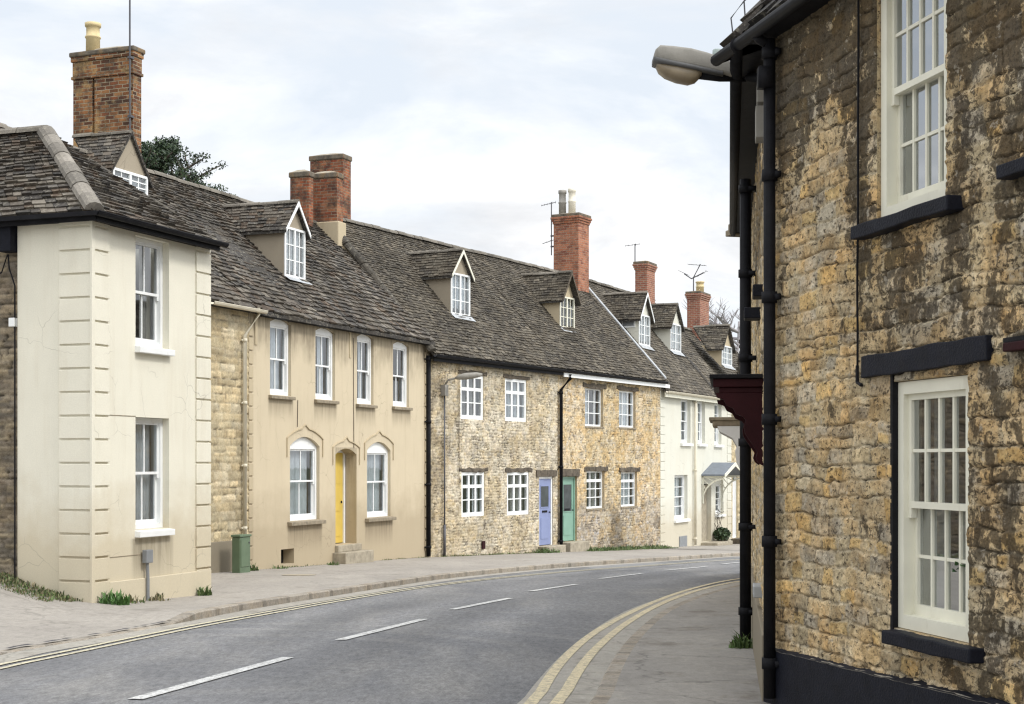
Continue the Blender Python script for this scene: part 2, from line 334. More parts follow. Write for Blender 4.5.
# ---------------------------------------------------------------- noise in numpy, rubble walls
def vn(x,y,scale,seed):
    R=np.random.RandomState(seed).rand(257,257)
    X=x*scale+7.3*seed; Y=y*scale+3.1*seed
    xi=np.floor(X).astype(int); yi=np.floor(Y).astype(int); fx=X-xi; fy=Y-yi
    fx=fx*fx*(3-2*fx); fy=fy*fy*(3-2*fy); xi%=256; yi%=256
    a=R[xi,yi]; b=R[xi+1,yi]; c=R[xi,yi+1]; d=R[xi+1,yi+1]
    return (a*(1-fx)+b*fx)*(1-fy)+(c*(1-fx)+d*fx)*fy
def fbm(x,y,scale,seed,o=4):
    t=0;a=1;s=0
    for i in range(o): t=t+a*vn(x,y,scale*2**i,seed+i); s+=a; a*=.5
    return t/s
def sst(x,a,b):
    t=np.clip((x-a)/(b-a),0,1); return t*t*(3-2*t)
def rubble(name,parent,W,z0,z1,openings,res,pal,mortar,ch=(.09,.19),sw=(.12,.40),amp=.022,gap=.010,seed=1,stain=None,reveal=.12,topf=None,yoff=0,x0=0,warp=.022,mlight=1.0,rcr=.03,mw=1.3,pits=0,joint=.6,flat=2.2,rgh=.9,tint=None,shstain=None):
    """coursed rubble wall as relief geometry, with real openings and reveals"""
    R=np.random.RandomState(seed)
    def grid(a,b,brk):
        br=sorted(set([a,b]+[q for q in brk if a<q<b])); out=[a]
        for p,q in zip(br[:-1],br[1:]):
            n=max(1,int(round((q-p)/res))); out+=list(np.linspace(p,q,n+1)[1:])
        return np.array(out)
    xs=grid(x0,W,[q for o in openings for q in o[:2]]); zs=grid(z0,z1,[q for o in openings for q in o[2:4]])
    X,Z=np.meshgrid(xs,zs,indexing='ij')
    wx=X+warp*2*(fbm(X,Z,3.0,seed+20,3)-.5)*2; wz=Z+warp*(fbm(X,Z,2.2,seed+30,3)-.5)*2+warp*.5*(fbm(X,Z,9,seed+31,2)-.5)*2
    ce=[z0-.6]
    while ce[-1]<z1+.6: ce.append(ce[-1]+R.uniform(*ch))
    ce=np.array(ce); ci=np.clip(np.searchsorted(ce,wz)-1,0,len(ce)-2)
    H=np.full(X.shape,.0); C=np.zeros(X.shape+(3,)); E=np.zeros(X.shape)
    pal=np.array(pal); mortar=np.array(mortar)
    for k in np.unique(ci):
        m=ci==k; ch_=ce[k+1]-ce[k]
        e=[x0-.6-R.uniform(0,.3)]
        while e[-1]<W+.8: e.append(e[-1]+R.uniform(*sw)*(.7+.6*ch_/ch[1]))
        e=np.array(e); x=wx[m]; z=wz[m]
        j=np.clip(np.searchsorted(e,x)-1,0,len(e)-2)
        split=R.rand(len(e))<(.35 if ch_>.6*(ch[0]+ch[1]) else 0); fr=R.uniform(.35,.65,len(e))
        zlo=np.full(x.shape,ce[k]); zhi=np.full(x.shape,ce[k+1]); mid=ce[k]+ch_*fr[j]
        up=split[j]&(z>mid); dn=split[j]&~(z>mid); zlo[up]=mid[up]; zhi[dn]=mid[dn]
        sid=j*2+up
        dx=np.minimum(x-e[j],e[j+1]-x); dz=np.minimum(z-zlo,zhi-z)
        rc=rcr; q=np.sqrt(np.clip(rc-dx,0,None)**2+np.clip(rc-dz,0,None)**2); d=rc-q
        E[m]=d
        n=len(e)*2+2
        pi=pal[R.randint(0,len(pal),n)]*R.uniform(.78,1.2,(n,1)); hi=R.uniform(.25,1.0,n)
        tx=R.uniform(-1,1,n); tz=R.uniform(-1,1,n)
        C[m]=pi[sid]
        H[m]=hi[sid]+.6*tx[sid]*(x-(e[j]+e[j+1])/2)/.2+.5*tz[sid]*(z-(zlo+zhi)/2)/.1
    body=sst(E,gap*.3,gap*flat)
    rough=fbm(X,Z,14,seed+5,4)
    H=amp*(body*(.55+.5*np.clip(H,-.4,1.6))+rgh*(rough-.5)+rgh*.8*(fbm(X,Z,38,seed+7,3)-.5)+.35*(fbm(X,Z,2,seed+9,2)-.5))
    mf=1-sst(E,gap*.4,gap*mw)
    mf=mf*(.55+.45*sst(fbm(X,Z,2.5,seed+40,3),.4,.6))
    C=C*(.70+.58*fbm(X,Z,6,seed+6,5))[...,None]
    C=C*(1-mf[...,None])+mortar*mlight*mf[...,None]
    # open joints: dark crevices here and there
    dk=(1-sst(E,0,gap*.7))*sst(fbm(X,Z,5,seed+50,3),.5,.6); C=C*(1-joint*dk[...,None]); H=H-dk*amp*.8
    if pits:
        pt=sst(fbm(X,Z,11,seed+60,4)+.10*mf,.60,.68)*pits; C=C*(1-.7*pt[...,None]); H=H-pt*amp*.7
    if tint is not None: C=C*tint(X,Z)
    if stain is not None:
        s=stain(X,Z)[...,None]; C=C*(1-s)+C*np.array([.13,.115,.105])*s
    top=np.full(X.shape,z1)
    inside=np.zeros(X.shape,bool); edge=np.zeros(X.shape,bool)
    cxs=(xs[:-1]+xs[1:])/2; czs=(zs[:-1]+zs[1:])/2; CX,CZ=np.meshgrid(cxs,czs,indexing='ij'); keep=np.ones(CX.shape,bool)
    e=1e-5
    for a,b,c,d in openings:
        keep&=~((CX>a)&(CX<b)&(CZ>c)&(CZ<d))
        edge|=(X>=a-e)&(X<=b+e)&(Z>=c-e)&(Z<=d+e)
    H[edge]=0
    V=np.stack([X,yoff-H,Z],-1).reshape(-1,3); nz=len(zs)
    I,J=np.nonzero(keep); a0=I*nz+J
    Q=np.stack([a0,a0+nz,a0+nz+1,a0+1],1)
    V=list([V]); Cc=[C.reshape(-1,3)]; cnt=V[0].shape[0]; Qs=[Q]
    for a,b,c,d in openings:
        col=pal.mean(0)*.85
        for P in ([(a,0,c),(a,reveal,c),(a,reveal,d),(a,0,d)],[(b,0,d),(b,reveal,d),(b,reveal,c),(b,0,c)],
                  [(a,0,d),(a,reveal,d),(b,reveal,d),(b,0,d)],[(b,0,c),(b,reveal,c),(a,reveal,c),(a,0,c)]):
            P=np.array(P,float); P[:,1]+=yoff; V.append(P); Cc.append(np.tile(col,(4,1))); Qs.append(np.arange(cnt,cnt+4)[None,:]); cnt+=4
    st=None
    if shstain is not None:
        st=np.zeros(cnt); st[:V[0].shape[0]]=shstain(X,Z).ravel(); 
    return mesh_obj(name,np.concatenate(V),None,M['stone_near' if st is not None else 'stone'],parent,np.concatenate(Cc),True,quads=np.concatenate(Qs),st=st)

PAL_ROW=[(.62,.54,.39),(.57,.50,.38),(.66,.59,.46),(.52,.46,.37),(.62,.56,.44),(.58,.49,.33)]
PAL_GOLD=[(.64,.51,.32),(.60,.49,.32),(.68,.57,.39),(.54,.45,.32),(.65,.49,.28),(.57,.51,.41)]
PAL_STRIP=[(.56,.48,.32),(.60,.50,.32),(.50,.42,.27),(.62,.54,.38)]
PAL_NEAR=[(.72,.55,.32),(.67,.53,.32),(.74,.61,.40),(.62,.50,.32),(.60,.52,.39),(.75,.55,.27),(.64,.56,.42),(.70,.57,.36)]
MORT=(.52,.44,.30)

# ---------------------------------------------------------------- walls with openings (rendered houses)
def arc_pts(a,b,zs,rise,n=10):
    return [(a+(b-a)*i/n, zs+rise*(1-(2*i/n-1)**2)) for i in range(n+1)]
def render_wall(name,parent,mat,W,z0,z1,openings,reveal=.12,x0=0,y=0):
    """openings: (x0,x1,z0,ztop,rise,reveal)"""
    b=MB(); xs=sorted(set([x0,W]+[q for o in openings for q in o[:2]])); zs=sorted(set([z0,z1]+[q for o in openings for q in o[2:4]]))
    for i in range(len(xs)-1):
        for j in range(len(zs)-1):
            cx=(xs[i]+xs[i+1])/2; cz=(zs[j]+zs[j+1])/2
            if any(o[0]<cx<o[1] and o[2]<cz<o[3] for o in openings): continue
            b.quad((xs[i],y,zs[j]),(xs[i+1],y,zs[j]),(xs[i+1],y,zs[j+1]),(xs[i],y,zs[j+1]))
    for o in openings:
        A,B,c,d=o[:4]; rise=o[4] if len(o)>4 else 0; rv=y+(o[5] if len(o)>5 else reveal)
        zsps=d-rise
        b.quad((A,y,c),(A,rv,c),(A,rv,zsps),(A,y,zsps)); b.quad((B,y,zsps),(B,rv,zsps),(B,rv,c),(B,y,c)); b.quad((B,y,c),(B,rv,c),(A,rv,c),(A,y,c))
        if rise:
            P=arc_pts(A,B,zsps,rise)
            for p,q in zip(P[:-1],P[1:]):
                b.quad((p[0],y,p[1]),(q[0],y,q[1]),(q[0],y,d),(p[0],y,d)); b.quad((p[0],y,p[1]),(p[0],rv,p[1]),(q[0],rv,q[1]),(q[0],y,q[1]))
        else: b.quad((A,y,d),(A,rv,d),(B,rv,d),(B,y,d))
    return b.build(name,mat,parent)
def gable_box(b,W,z0,ze,zr,depth,x0=0,front=False):
    """side gables and rear wall"""
    r=depth/2
    for x in (x0+.01,W-.01):
        b.poly([(x,0.0,z0),(x,depth,z0),(x,depth,ze),(x,r,zr-.12),(x,0.0,ze)])
    b.quad((x0,depth,z0),(W,depth,z0),(W,depth,ze),(x0,depth,ze))

# ---------------------------------------------------------------- slates
SL=[(.095,.080,.066),(.070,.061,.053),(.120,.102,.082),(.050,.045,.040),(.165,.145,.118),(.092,.067,.048),(.108,.098,.086)]
SLF=[(.100,.085,.064),(.080,.068,.053),(.115,.097,.072),(.138,.118,.090),(.064,.055,.045)]
def slates(b,P0,P1,Q0,Q1,exp=(.24,.13),sw=(.2,.38),th=.028,seed=1,pal=SL,sag=.03,rag=.018,trim0=None,trim1=None,cval=1.0):
    """P0-P1 the eave, Q0-Q1 the ridge; slates laid in courses on that surface. trim: x-range limits per course"""
    R=random.Random(seed); P0,P1,Q0,Q1=map(Vector,(P0,P1,Q0,Q1))
    L=((Q0-P0).length+(Q1-P1).length)/2; n=(P1-P0).cross(Q0-P0)
    if n.length<1e-6: n=(P1-P0).cross(Q1-P0)
    n.normalize()
    if n.z<0: n=-n
    t=0; row=0
    ph=R.uniform(0,6)
    while t<L-.02:
        e=exp[0]+(exp[1]-exp[0])*(t/L); t2=min(L,t+e*1.25); f0=t/L; f1=t2/L
        A0=P0.lerp(Q0,f0); A1=P1.lerp(Q1,f0); B0=P0.lerp(Q0,f1); B1=P1.lerp(Q1,f1)
        w=(A1-A0).length
        if w<.08: break
        x=-R.uniform(0,sw[0])
        while x<w:
            sww=R.uniform(*sw)*(1.1-.35*f0); x2=min(x+sww,w); xa=max(x,0)
            if x2-xa>.03:
                ua=xa/w; ub=(x2-.008)/w
                lo=R.uniform(-rag,rag)/max(.01,(t2-t)); rise=th*R.uniform(.8,1.7); r2=rise*R.uniform(.8,1.25)
                sg=sag*(math.sin(ph+ua*w*.55)+.6*math.sin(ua*w*1.7+row*.1))*math.sin(math.pi*min(1,max(.0,f0*.9+.05)))
                a=A0.lerp(A1,ua); c=A0.lerp(A1,ub); d=B0.lerp(B1,ub); e4=B0.lerp(B1,ua)
                a=a+(a-e4)*lo; c=c+(c-d)*(lo+R.uniform(-.05,.05))
                of=n*sg
                k=R.uniform(.62,1.34)*cval; q=R.choice(pal); col=(q[0]*k,q[1]*k,q[2]*k)
                a2=a+n*rise+of; c2=c+n*r2+of; d2=d+of+n*.004; e2=e4+of+n*.004; a3=a+of-n*.004; c3=c+of-n*.004
                b.add([a2,c2,d2,e2,a3,c3],[(0,1,2,3),(4,5,1,0),(3,4,0),(5,2,1)],col)
            x+=sww
        t+=e; row+=1
def ridge_tiles(b,A,B,r=.11,seed=1,seg=.45,sag=0,col=(.20,.18,.15)):
    R=random.Random(seed); A=Vector(A);B=Vector(B);L=(B-A).length;n=max(1,int(L/seg)); d=(B-A).normalized()
    side=d.cross(Vector((0,0,1))).normalized(); up=side.cross(d).normalized()
    for i in range(n):
        p=A.lerp(B,i/n)+d*.008; q=A.lerp(B,(i+1)/n)-d*.008; k=R.uniform(.7,1.25); rr=r*R.uniform(.93,1.08); dz=Vector((0,0,R.uniform(-.012,.012)))
        vs=[];
        for P in (p,q):
            for j in range(7):
                a=math.pi*(j/6); vs.append(P+dz+side*math.cos(a)*rr*1.15+up*(math.sin(a)*rr-.045))
        b.add(vs,[(j,j+1,8+j,7+j) for j in range(6)]+[tuple(range(7)),tuple(range(7,14))[::-1]],(col[0]*k,col[1]*k,col[2]*k))

def std_roof(parent,W,ze,zr,depth=7.0,over=.22,x0=0,seed=1,exp=(.24,.13),sw=(.2,.38),pal=SL,sag=.03,ridge=True,back=True,drop=.0,zr1=None,cval=1.0,ze1=None,th=.028,rag=.018):
    h=depth/2; sl=(zr-ze)/h; b=MB(); e0=ze-over*sl; zr1=zr if zr1 is None else zr1; ze1_=e0 if ze1 is None else ze1-over*sl
    slates(b,(x0,-over,e0+.05),(W,-over,ze1_+.05),(x0,h,zr+.05),(W,h,zr1+.05),exp,sw,th,seed,pal,sag,cval=cval,rag=rag)
    if back: slates(b,(x0,depth+over,e0+.05),(W,depth+over,e0+.05),(x0,h,zr+.05),(W,h,zr1+.05),(.5,.5),(.5,.7),.028,seed+9,pal,0)
    # boarding under the slates
    d=.06
    b.add([(x0,-over,e0+.02),(W,-over,ze1_+.02),(W,h,zr1+.0),(x0,h,zr+.0),(x0,-over,e0-d),(W,-over,ze1_-d),(W,h,zr1-d-.02),(x0,h,zr-d-.02)],
          [(0,1,2,3),(7,6,5,4),(0,4,5,1),(0,3,7,4),(1,5,6,2)],(.06,.055,.05))
    b.add([(x0,depth+over,e0+.02),(W,depth+over,e0+.02),(W,h,zr1+.0),(x0,h,zr+.0),(x0,depth+over,e0-d),(W,depth+over,e0-d),(W,h,zr1-d-.02),(x0,h,zr-d-.02)],
          [(3,2,1,0),(4,5,6,7),(1,5,4,0),(4,7,3,0),(2,6,5,1)],(.06,.055,.05))
    ro=b.build('roof',M['slate'],parent)
    if ridge:
        r=MB(); ridge_tiles(r,(x0,h,zr+.05),(W,h,zr1+.05),.12,seed); r.build('ridge_tiles',M['slate'],ro)
    return ro

# ---------------------------------------------------------------- windows
def ring(b,a,c,z0,z1,y0,y1,t,tb=None):
    tb=t if tb is None else tb
    b.box(a,a+t,y0,y1,z0,z1); b.box(c-t,c,y0,y1,z0,z1); b.box(a+t,c-t,y0,y1,z1-t,z1); b.box(a+t,c-t,y0,y1,z0,z0+tb)
def bars(b,a,c,z0,z1,y0,y1,cols,rows,t):
    for i in range(1,cols):
        x=a+(c-a)*i/cols; b.box(x-t/2,x+t/2,y0,y1,z0,z1)
    for j in range(1,rows):
        z=z0+(z1-z0)*j/rows; b.box(a,c,y0+.003,y1-.003,z-t/2,z+t/2)
def curtain_mesh(a,c,z0,z1,y,seed,full=False,side=.3):
    b=MB(); R=random.Random(seed)
    spans=[(a,c)] if full else [(a,a+(c-a)*side),(c-(c-a)*side,c)]
    for p,q in spans:
        n=max(8,int((q-p)/.02)); ph=R.uniform(0,6); fq=R.uniform(38,60)
        P=[(p+(q-p)*i/n, y+.02*math.sin(ph+fq*(q-p)*i/n)) for i in range(n+1)]
        for s,t in zip(P[:-1],P[1:]): b.quad((s[0],s[1],z0),(t[0],t[1],z0),(t[0],t[1],z1),(s[0],s[1],z1))
    return b
def sash_window(parent,a,c,z0,z1,rv,cols=2,rows=(1,1),mat='white',t=.055,bt=.022,rise=0,split=.5,curt=None,sill=None,glass='glass',seed=1,horn=True,sillmat='white'):
    """box frame, upper and lower sash, panes, sill and curtain"""
    f=MB(); zt=z1-rise
    ring(f,a+.004,c-.004,z0+.004,zt-.004 if not rise else zt,rv-.01,rv+.11,t,t*1.1)
    if rise:
        P=arc_pts(a+.004,c-.004,zt-.001,rise-.006); poly=[(x,rv-.008,z) for x,z in P]
        f.prism(poly,(0,.1,0))
    w=f.build('window',M[mat],parent)
    ia,ic=a+t,c-t; iz0=z0+t*1.1; iz1=zt-t; zm=iz0+(iz1-iz0)*split
    for nm,(s0,s1,yy,rw) in {'upper':(zm-.02,iz1,rv+.022,rows[0]),'lower':(iz0,zm+.02,rv+.062,rows[1])}.items():
        s=MB(); st=.04
        ring(s,ia+.002,ic-.002,s0,s1,yy,yy+.036,st,st if nm=='upper' else st*1.7)
        zb=s0+(st if nm=='upper' else st*1.7)
        bars(s,ia+st,ic-st,zb,s1-st,yy+.005,yy+.03,cols,rw,bt)
        if nm=='upper' and horn:
            for x in (ia+.002,ic-.002-st): s.box(x,x+st,yy,yy+.036,s0-.06,s0)
        so=s.build('sash',M[mat],w)
        p=MB(); p.quad((ia+st,yy+.02,zb),(ic-st,yy+.02,zb),(ic-st,yy+.02,s1-st),(ia+st,yy+.02,s1-st)); p.build('pane',M[glass],w)
    if curt:
        k,m,side=curt; curtain_mesh(ia,ic if k!='left' else ia+(ic-ia)*side,iz0,iz1,rv+.2,seed,k!='sides',side).build('curtain',M[m],w,True)
    if sill:
        ov,dp,th=sill; s=MB(); s.prism([(a-ov,-dp,z0-th),(c+ov,-dp,z0-th),(c+ov,-dp,z0-th*.12),(a-ov,-dp,z0-th*.12)],(0,.001,0))
        s=MB(); xs0,xs1=a-ov,c+ov
        s.add([(xs0,-dp,z0-th),(xs1,-dp,z0-th),(xs1,rv,z0-th),(xs0,rv,z0-th),(xs0,-dp,z0-.02),(xs1,-dp,z0-.02),(xs1,rv,z0+.002),(xs0,rv,z0+.002)],
              [(3,2,1,0),(4,5,6,7),(0,1,5,4),(1,2,6,5),(2,3,7,6),(3,0,4,7)])
        # stay clear of the jambs
        s.build('sill',M[sillmat],w,bevel=.008)
    return w
def casement(parent,a,c,z0,z1,rv,rowsz=(0,.40,.72,1),cols=3,mat='white',t=.05,mid=.035,glass='glass',curt=('full','drape',1),seed=1,sill=None,thickrow=2):
    f=MB(); ring(f,a+.004,c-.004,z0+.004,z1-.004,rv-.01,rv+.08,t,t*1.3)
    w=f.build('window',M[mat],parent); s=MB(); ia,ic=a+t,c-t; b0=z0+t*1.3; b1=z1-t
    for i in range(1,cols):
        x=ia+(ic-ia)*i/cols; s.box(x-mid/2,x+mid/2,rv,rv+.06,b0,b1)
    for k,q in enumerate(rowsz[1:-1],1):
        z=b0+(b1-b0)*q; th=.095 if k==thickrow else .03; s.box(ia,ic,rv+.004,rv+.055,z-th/2,z+th/2)
    s.build('glazing_bars',M[mat],w)
    p=MB(); p.quad((ia,rv+.03,b0),(ic,rv+.03,b0),(ic,rv+.03,b1),(ia,rv+.03,b1)); p.build('pane',M[glass],w)
    if curt: curtain_mesh(ia,ic if curt[0]!='left' else ia+(ic-ia)*curt[2],b0,b1,rv+.17,seed,curt[0]!='sides',curt[2]).build('curtain',M[curt[1]],w,True)
    if sill:
        s=MB(); s.box(a-sill[0],c+sill[0],-sill[1],rv,z0-sill[2],z0+.002); s.build('sill',M[sill[3]],w,bevel=.008)
    return w
def irregular_bar(parent,name,mat,x0,x1,y0,y1,z0,z1,seed=1,j=.02,bev=.012,dz=0):
    """hewn stone or timber lintel: a bar with uneven arrises"""
    R=random.Random(seed); n=max(3,int((x1-x0)/.18)); b=MB(); st=[]
    for i in range(n+1):
        x=x0+(x1-x0)*i/n; zz=dz*i/n
        st.append([(x,y0+R.uniform(-j,j)*.4,z0+zz+R.uniform(-j,j)),(x,y1,z0+zz),(x,y1,z1+zz),(x,y0+R.uniform(-j,j)*.4,z1+zz+R.uniform(-j,j))])
    vs=[p for s in st for p in s]; fs=[(0,1,2,3),(4*n+3,4*n+2,4*n+1,4*n)]
    for i in range(n):
        for k in range(4): fs.append((4*i+k,4*(i+1)+k,4*(i+1)+(k+1)%4,4*i+(k+1)%4))
    b.add(vs,fs); return b.build(name,M[mat],parent,bevel=bev)

# ---------------------------------------------------------------- dormers, chimneys, pipes
def dormer(F,parent,ze,sl,pxw,pyb,pyt,pxap,pyap,cheek='grey_r',winmat='white',gable='grey_r',seed=1,barge='white',pal=SL,cols=4,rows=3,over=.16,sidewin=False,exp=(.14,.11),curt=('full','curtain',1),overf=.15):
    """gabled roof dormer; front plane is set back until its sill meets the roof"""
    xm=(pxw[0]+pxw[1])/2; d=.2
    for _ in range(60):
        x,z=F.sz(xm,pyb,d); zr=ze+sl*d+.03; d+= (z-zr)*.25/sl if sl else 0
        d=max(.1,min(4.5,d))
    xa=F.sx(pxw[0],d); xb=F.sx(pxw[1],d); zt=F.sz(xm,pyt,d)[1]; xap=(xa+xb)/2; zap=F.sz(pxap,pyap,d)[1]; z0=ze+sl*d+.03
    zap=max(zap,zt+.3)
    b=MB(); bk=(zt-ze)/sl+.15
    b.poly([(xa,d,z0-.1),(xa,d,zt),(xa,bk,zt)]); b.poly([(xb,d,z0-.1),(xb,bk,zt),(xb,d,zt)])
    b.poly([(xa-.02,d+.012,zt),(xb+.02,d+.012,zt),(xap,d+.012,zap-.03)])
    dm=b.build('dormer',M[cheek],parent)
    if gable!=cheek:
        b=MB(); b.prism([(xa+.01,d-.004,zt+.005),(xb-.01,d-.004,zt+.005),(xap,d-.004,zap-.07)],(0,.012,0)); b.build('gable_board',M[gable],dm)
    # roof of the dormer
    h=(zap-zt); half=(xb-xa)/2; k=h/half; eo=over; ze_d=zt-eo*k; yb=(zap-ze)/sl; ybe=(ze_d-ze)/sl
    rb=MB()
    for sgn,xs in ((-1,xa),(1,xb)):
        xe=xs+sgn*eo
        if sgn<0: slates(rb,(xe,ybe,ze_d+.03),(xe,d-overf,ze_d+.03),(xap,yb,zap+.03),(xap,d-overf,zap+.03),exp,(.15,.28),.022,seed,pal,.0)
        else: slates(rb,(xe,d-overf,ze_d+.03),(xe,ybe,ze_d+.03),(xap,d-overf,zap+.03),(xap,yb,zap+.03),exp,(.15,.28),.022,seed+3,pal,.0)
        rb.add([(xe,ybe,ze_d+.01),(xe,d-overf,ze_d+.01),(xap,d-overf,zap+.01),(xap,yb,zap+.01),(xe,ybe,ze_d-.04),(xe,d-overf,ze_d-.04),(xap,d-overf,zap-.04),(xap,yb,zap-.04)],
               [(0,1,2,3),(7,6,5,4),(0,4,5,1),(1,5,6,2)],(.06,.055,.05))
    ridge_tiles(rb,(xap,d-overf,zap+.03),(xap,yb,zap+.03),.09,seed)
    rb.build('roof_slates',M['slate'],dm)
    if barge:
        bb=MB()
        for sgn,xs in ((-1,xa),(1,xb)):
            xe=xs+sgn*eo*.8; ye=d-overf-.015; zz=zt-eo*.8*k
            bb.prism([(xe,ye,zz-.05),(xe,ye,zz+.04),(xap,ye,zap+.02),(xap,ye,zap-.09)],(0,.022,0))
        bb.build('bargeboard',M[barge],dm)
    w=MB(); t=.055; ring(w,xa+.003,xb-.003,z0,zt,d-.03,d+.05,t,t*1.3); w.box((xa+xb)/2-.035,(xa+xb)/2+.035,d-.025,d+.045,z0+t,zt-t)
    hc=cols//2
    for A,B in ((xa+t,(xa+xb)/2-.035),((xa+xb)/2+.035,xb-t)): bars(w,A,B,z0+t*1.3,zt-t,d-.01,d+.03,hc,rows,.024)
    w.build('window_frame',M[winmat],dm)
    p=MB(); p.quad((xa+t,d+.01,z0+t),(xb-t,d+.01,z0+t),(xb-t,d+.01,zt-t),(xa+t,d+.01,zt-t)); p.build('pane',M['glass'],dm)
    if curt: curtain_mesh(xa+t,xb-t,z0+.05,zt-.05,d+.14,seed,curt[0]=='full',curt[2]).build('curtain',M[curt[1]],dm,True)
    ap=MB(); ap.add([(xa-.05,d-.03,z0+.03),(xb+.05,d-.03,z0+.03),(xb+.07,d-.20,z0+.09-.20*sl),(xa-.01,d-.18,z0+.09-.18*sl)],[(0,1,2,3)]); ap.build('lead_apron',M['lead'],dm)
    if sidewin:
        s=MB(); ya=d+.18; yb2=d+.62; s.box(xa-.03,xa+.01,ya-.05,yb2+.05,zt-.52,zt-.02); s.build('side_window_frame',M['white'],dm)
        q=MB(); q.box(xa-.036,xa-.031,ya,yb2,zt-.46,zt-.08); q.build('side_pane',M['meter'],dm)
    return dm
def chimney(F,parent,xl,xc,xr,ytop,d0,zbase,mat,cap='plain',pots=(),slots=0,potmat='pot',poth=.5,potr=.12,capcol=None,name='chimney'):
    s0=F.sx(xc,d0); D=F.depth_from(s0,d0,xl); W=F.sx(xr,d0)-s0; zt=F.sz(xc,ytop,d0)[1]
    D=max(.25,D); W=max(.25,W); b=MB()
    a0,a1,b0,b1=s0,s0+W,d0,d0+D
    if cap=='plain':
        b.box(a0,a1,b0,b1,zbase,zt-.14); b.box(a0-.03,a1+.03,b0-.03,b1+.03,zt-.14,zt-.04); b.box(a0+.02,a1-.02,b0+.02,b1-.02,zt-.04,zt)
    elif cap=='corbel':
        b.box(a0,a1,b0,b1,zbase,zt-.36)
        for i,o in enumerate((.03,.06,.09)): b.box(a0-o,a1+o,b0-o,b1+o,zt-.36+i*.085,zt-.275+i*.085)
        b.box(a0-.05,a1+.05,b0-.05,b1+.05,zt-.105,zt)
    elif cap=='band':
        zs=zt-.62
        if slots:
            m=b0+D*.66; b.box(a0,a1,b0,m-.03,zbase,zs); b.box(a0,a1,m+.03,b1,zbase,zs); b.box(a0+.08,a1-.08,m-.03,m+.03,zbase,zs)
        else: b.box(a0,a1,b0,b1,zbase,zs)
        b.box(a0-.035,a1+.035,b0-.035,b1+.035,zs,zs+.07); b.box(a0-.01,a1+.01,b0-.01,b1+.01,zs+.07,zt-.22); b.box(a0-.04,a1+.04,b0-.04,b1+.04,zt-.22,zt-.10); b.box(a0-.06,a1+.06,b0-.06,b1+.06,zt-.10,zt)
    ch=b.build(name,M[mat],parent,bevel=.012)
    cb=MB(); o_=.07 if cap!='plain' else .035; cb.box(a0-o_,a1+o_,b0-o_,b1+o_,zt-(.11 if cap!='plain' else .15),zt+.004); cb.build('chimney_cap',M['capstone'],ch,bevel=.03)
    fl=MB(); R=random.Random(3)
    fl.add([(a0,b0,zt),(a1,b0,zt),(a1,b1,zt),(a0,b1,zt),(a0+W*.3,b0+D*.3,zt+.07),(a1-W*.3,b0+D*.3,zt+.07),(a1-W*.3,b1-D*.3,zt+.07),(a0+W*.3,b1-D*.3,zt+.07)],
           [(0,1,5,4),(1,2,6,5),(2,3,7,6),(3,0,4,7),(4,5,6,7)])
    fl.build('flaunching',M['step'] if capcol is None else M[capcol],ch)
    for i,(pxc,pm,ph,pr) in enumerate(pots):
        dd=F.depth_from(s0+W/2,d0,pxc)
        dd=min(max(dd,pr),D-pr); p=MB()
        p.lathe((s0+W/2,d0+dd,zt+.03),[(pr*.92,0),(pr*.9,ph*.45),(pr*1.02,ph*.47),(pr*1.02,ph*.52),(pr*.88,ph*.54),(pr*.86,ph*.84),(pr*1.03,ph*.86),(pr*1.06,ph*.98),(pr*.8,ph),(pr*.7,ph*.9)],16)
        p.build('chimney_pot',M[pm],ch,True)
    return ch,(a0,a1,b0,b1,zt)
def pipe(parent,x,y,z0,z1,r=.045,mat='black',name='drainpipe',collars=3,shoe=False,neck=None):
    b=MB(); path=[(x,y,z0),(x,y,z1)]
    if shoe: path=[(x,y-.12,z0-.06),(x,y-.02,z0+.02)]+[(x,y,z0+.08),(x,y,z1)]
    if neck: path+=[(x+neck[0],y+neck[1],z1+neck[2])]+[(x+neck[0],y+neck[1],z1+neck[2]+.12)]
    b.tube(path,r,10)
    for i in range(collars):
        z=z0+.25+(z1-z0-.35)*i/max(1,collars-1); b.tube([(x,y,z-.04),(x,y,z+.04)],r*1.3,10); b.box(x-r*2,x+r*2,y+r*.4,y+r*1.2,z-.02,z+.02)
    return b.build(name,M[mat],parent,True)
def gutter(parent,x0,x1,y,z,r=.055,mat='black',z1=None):
    b=MB(); n=7; z1=z if z1 is None else z1
    for sc in (1.0,.8):
        vs=[]
        for x,zz in ((x0,z),(x1,z1)):
            for k in range(n): a=math.pi+math.pi*k/(n-1); vs.append((x,y+r*sc*math.cos(a),zz+r*sc*math.sin(a)))
        b.add(vs,[(k,k+1,n+k+1,n+k) for k in range(n-1)])
    b.box(x0,x1,y-r,y-r*.8,min(z,z1)-.005,min(z,z1)+.015)
    return b.build('gutter',M[mat],parent,True)
def yagi(b,p,u,n,L=.9,el=6,w=.4):
    p=Vector(p);u=Vector(u).normalized();n=Vector(n).normalized()
    b.tube([p-u*L*.3,p+u*L*.7],.012,5)
    for i in range(el):
        q=p+u*(-L*.3+L*i/(el-1)); ww=w*(1-.4*i/el); b.tube([q-n*ww/2,q+n*ww/2],.008,5)

# ================================================================ HOUSES ON THE LEFT
SLP=1.17
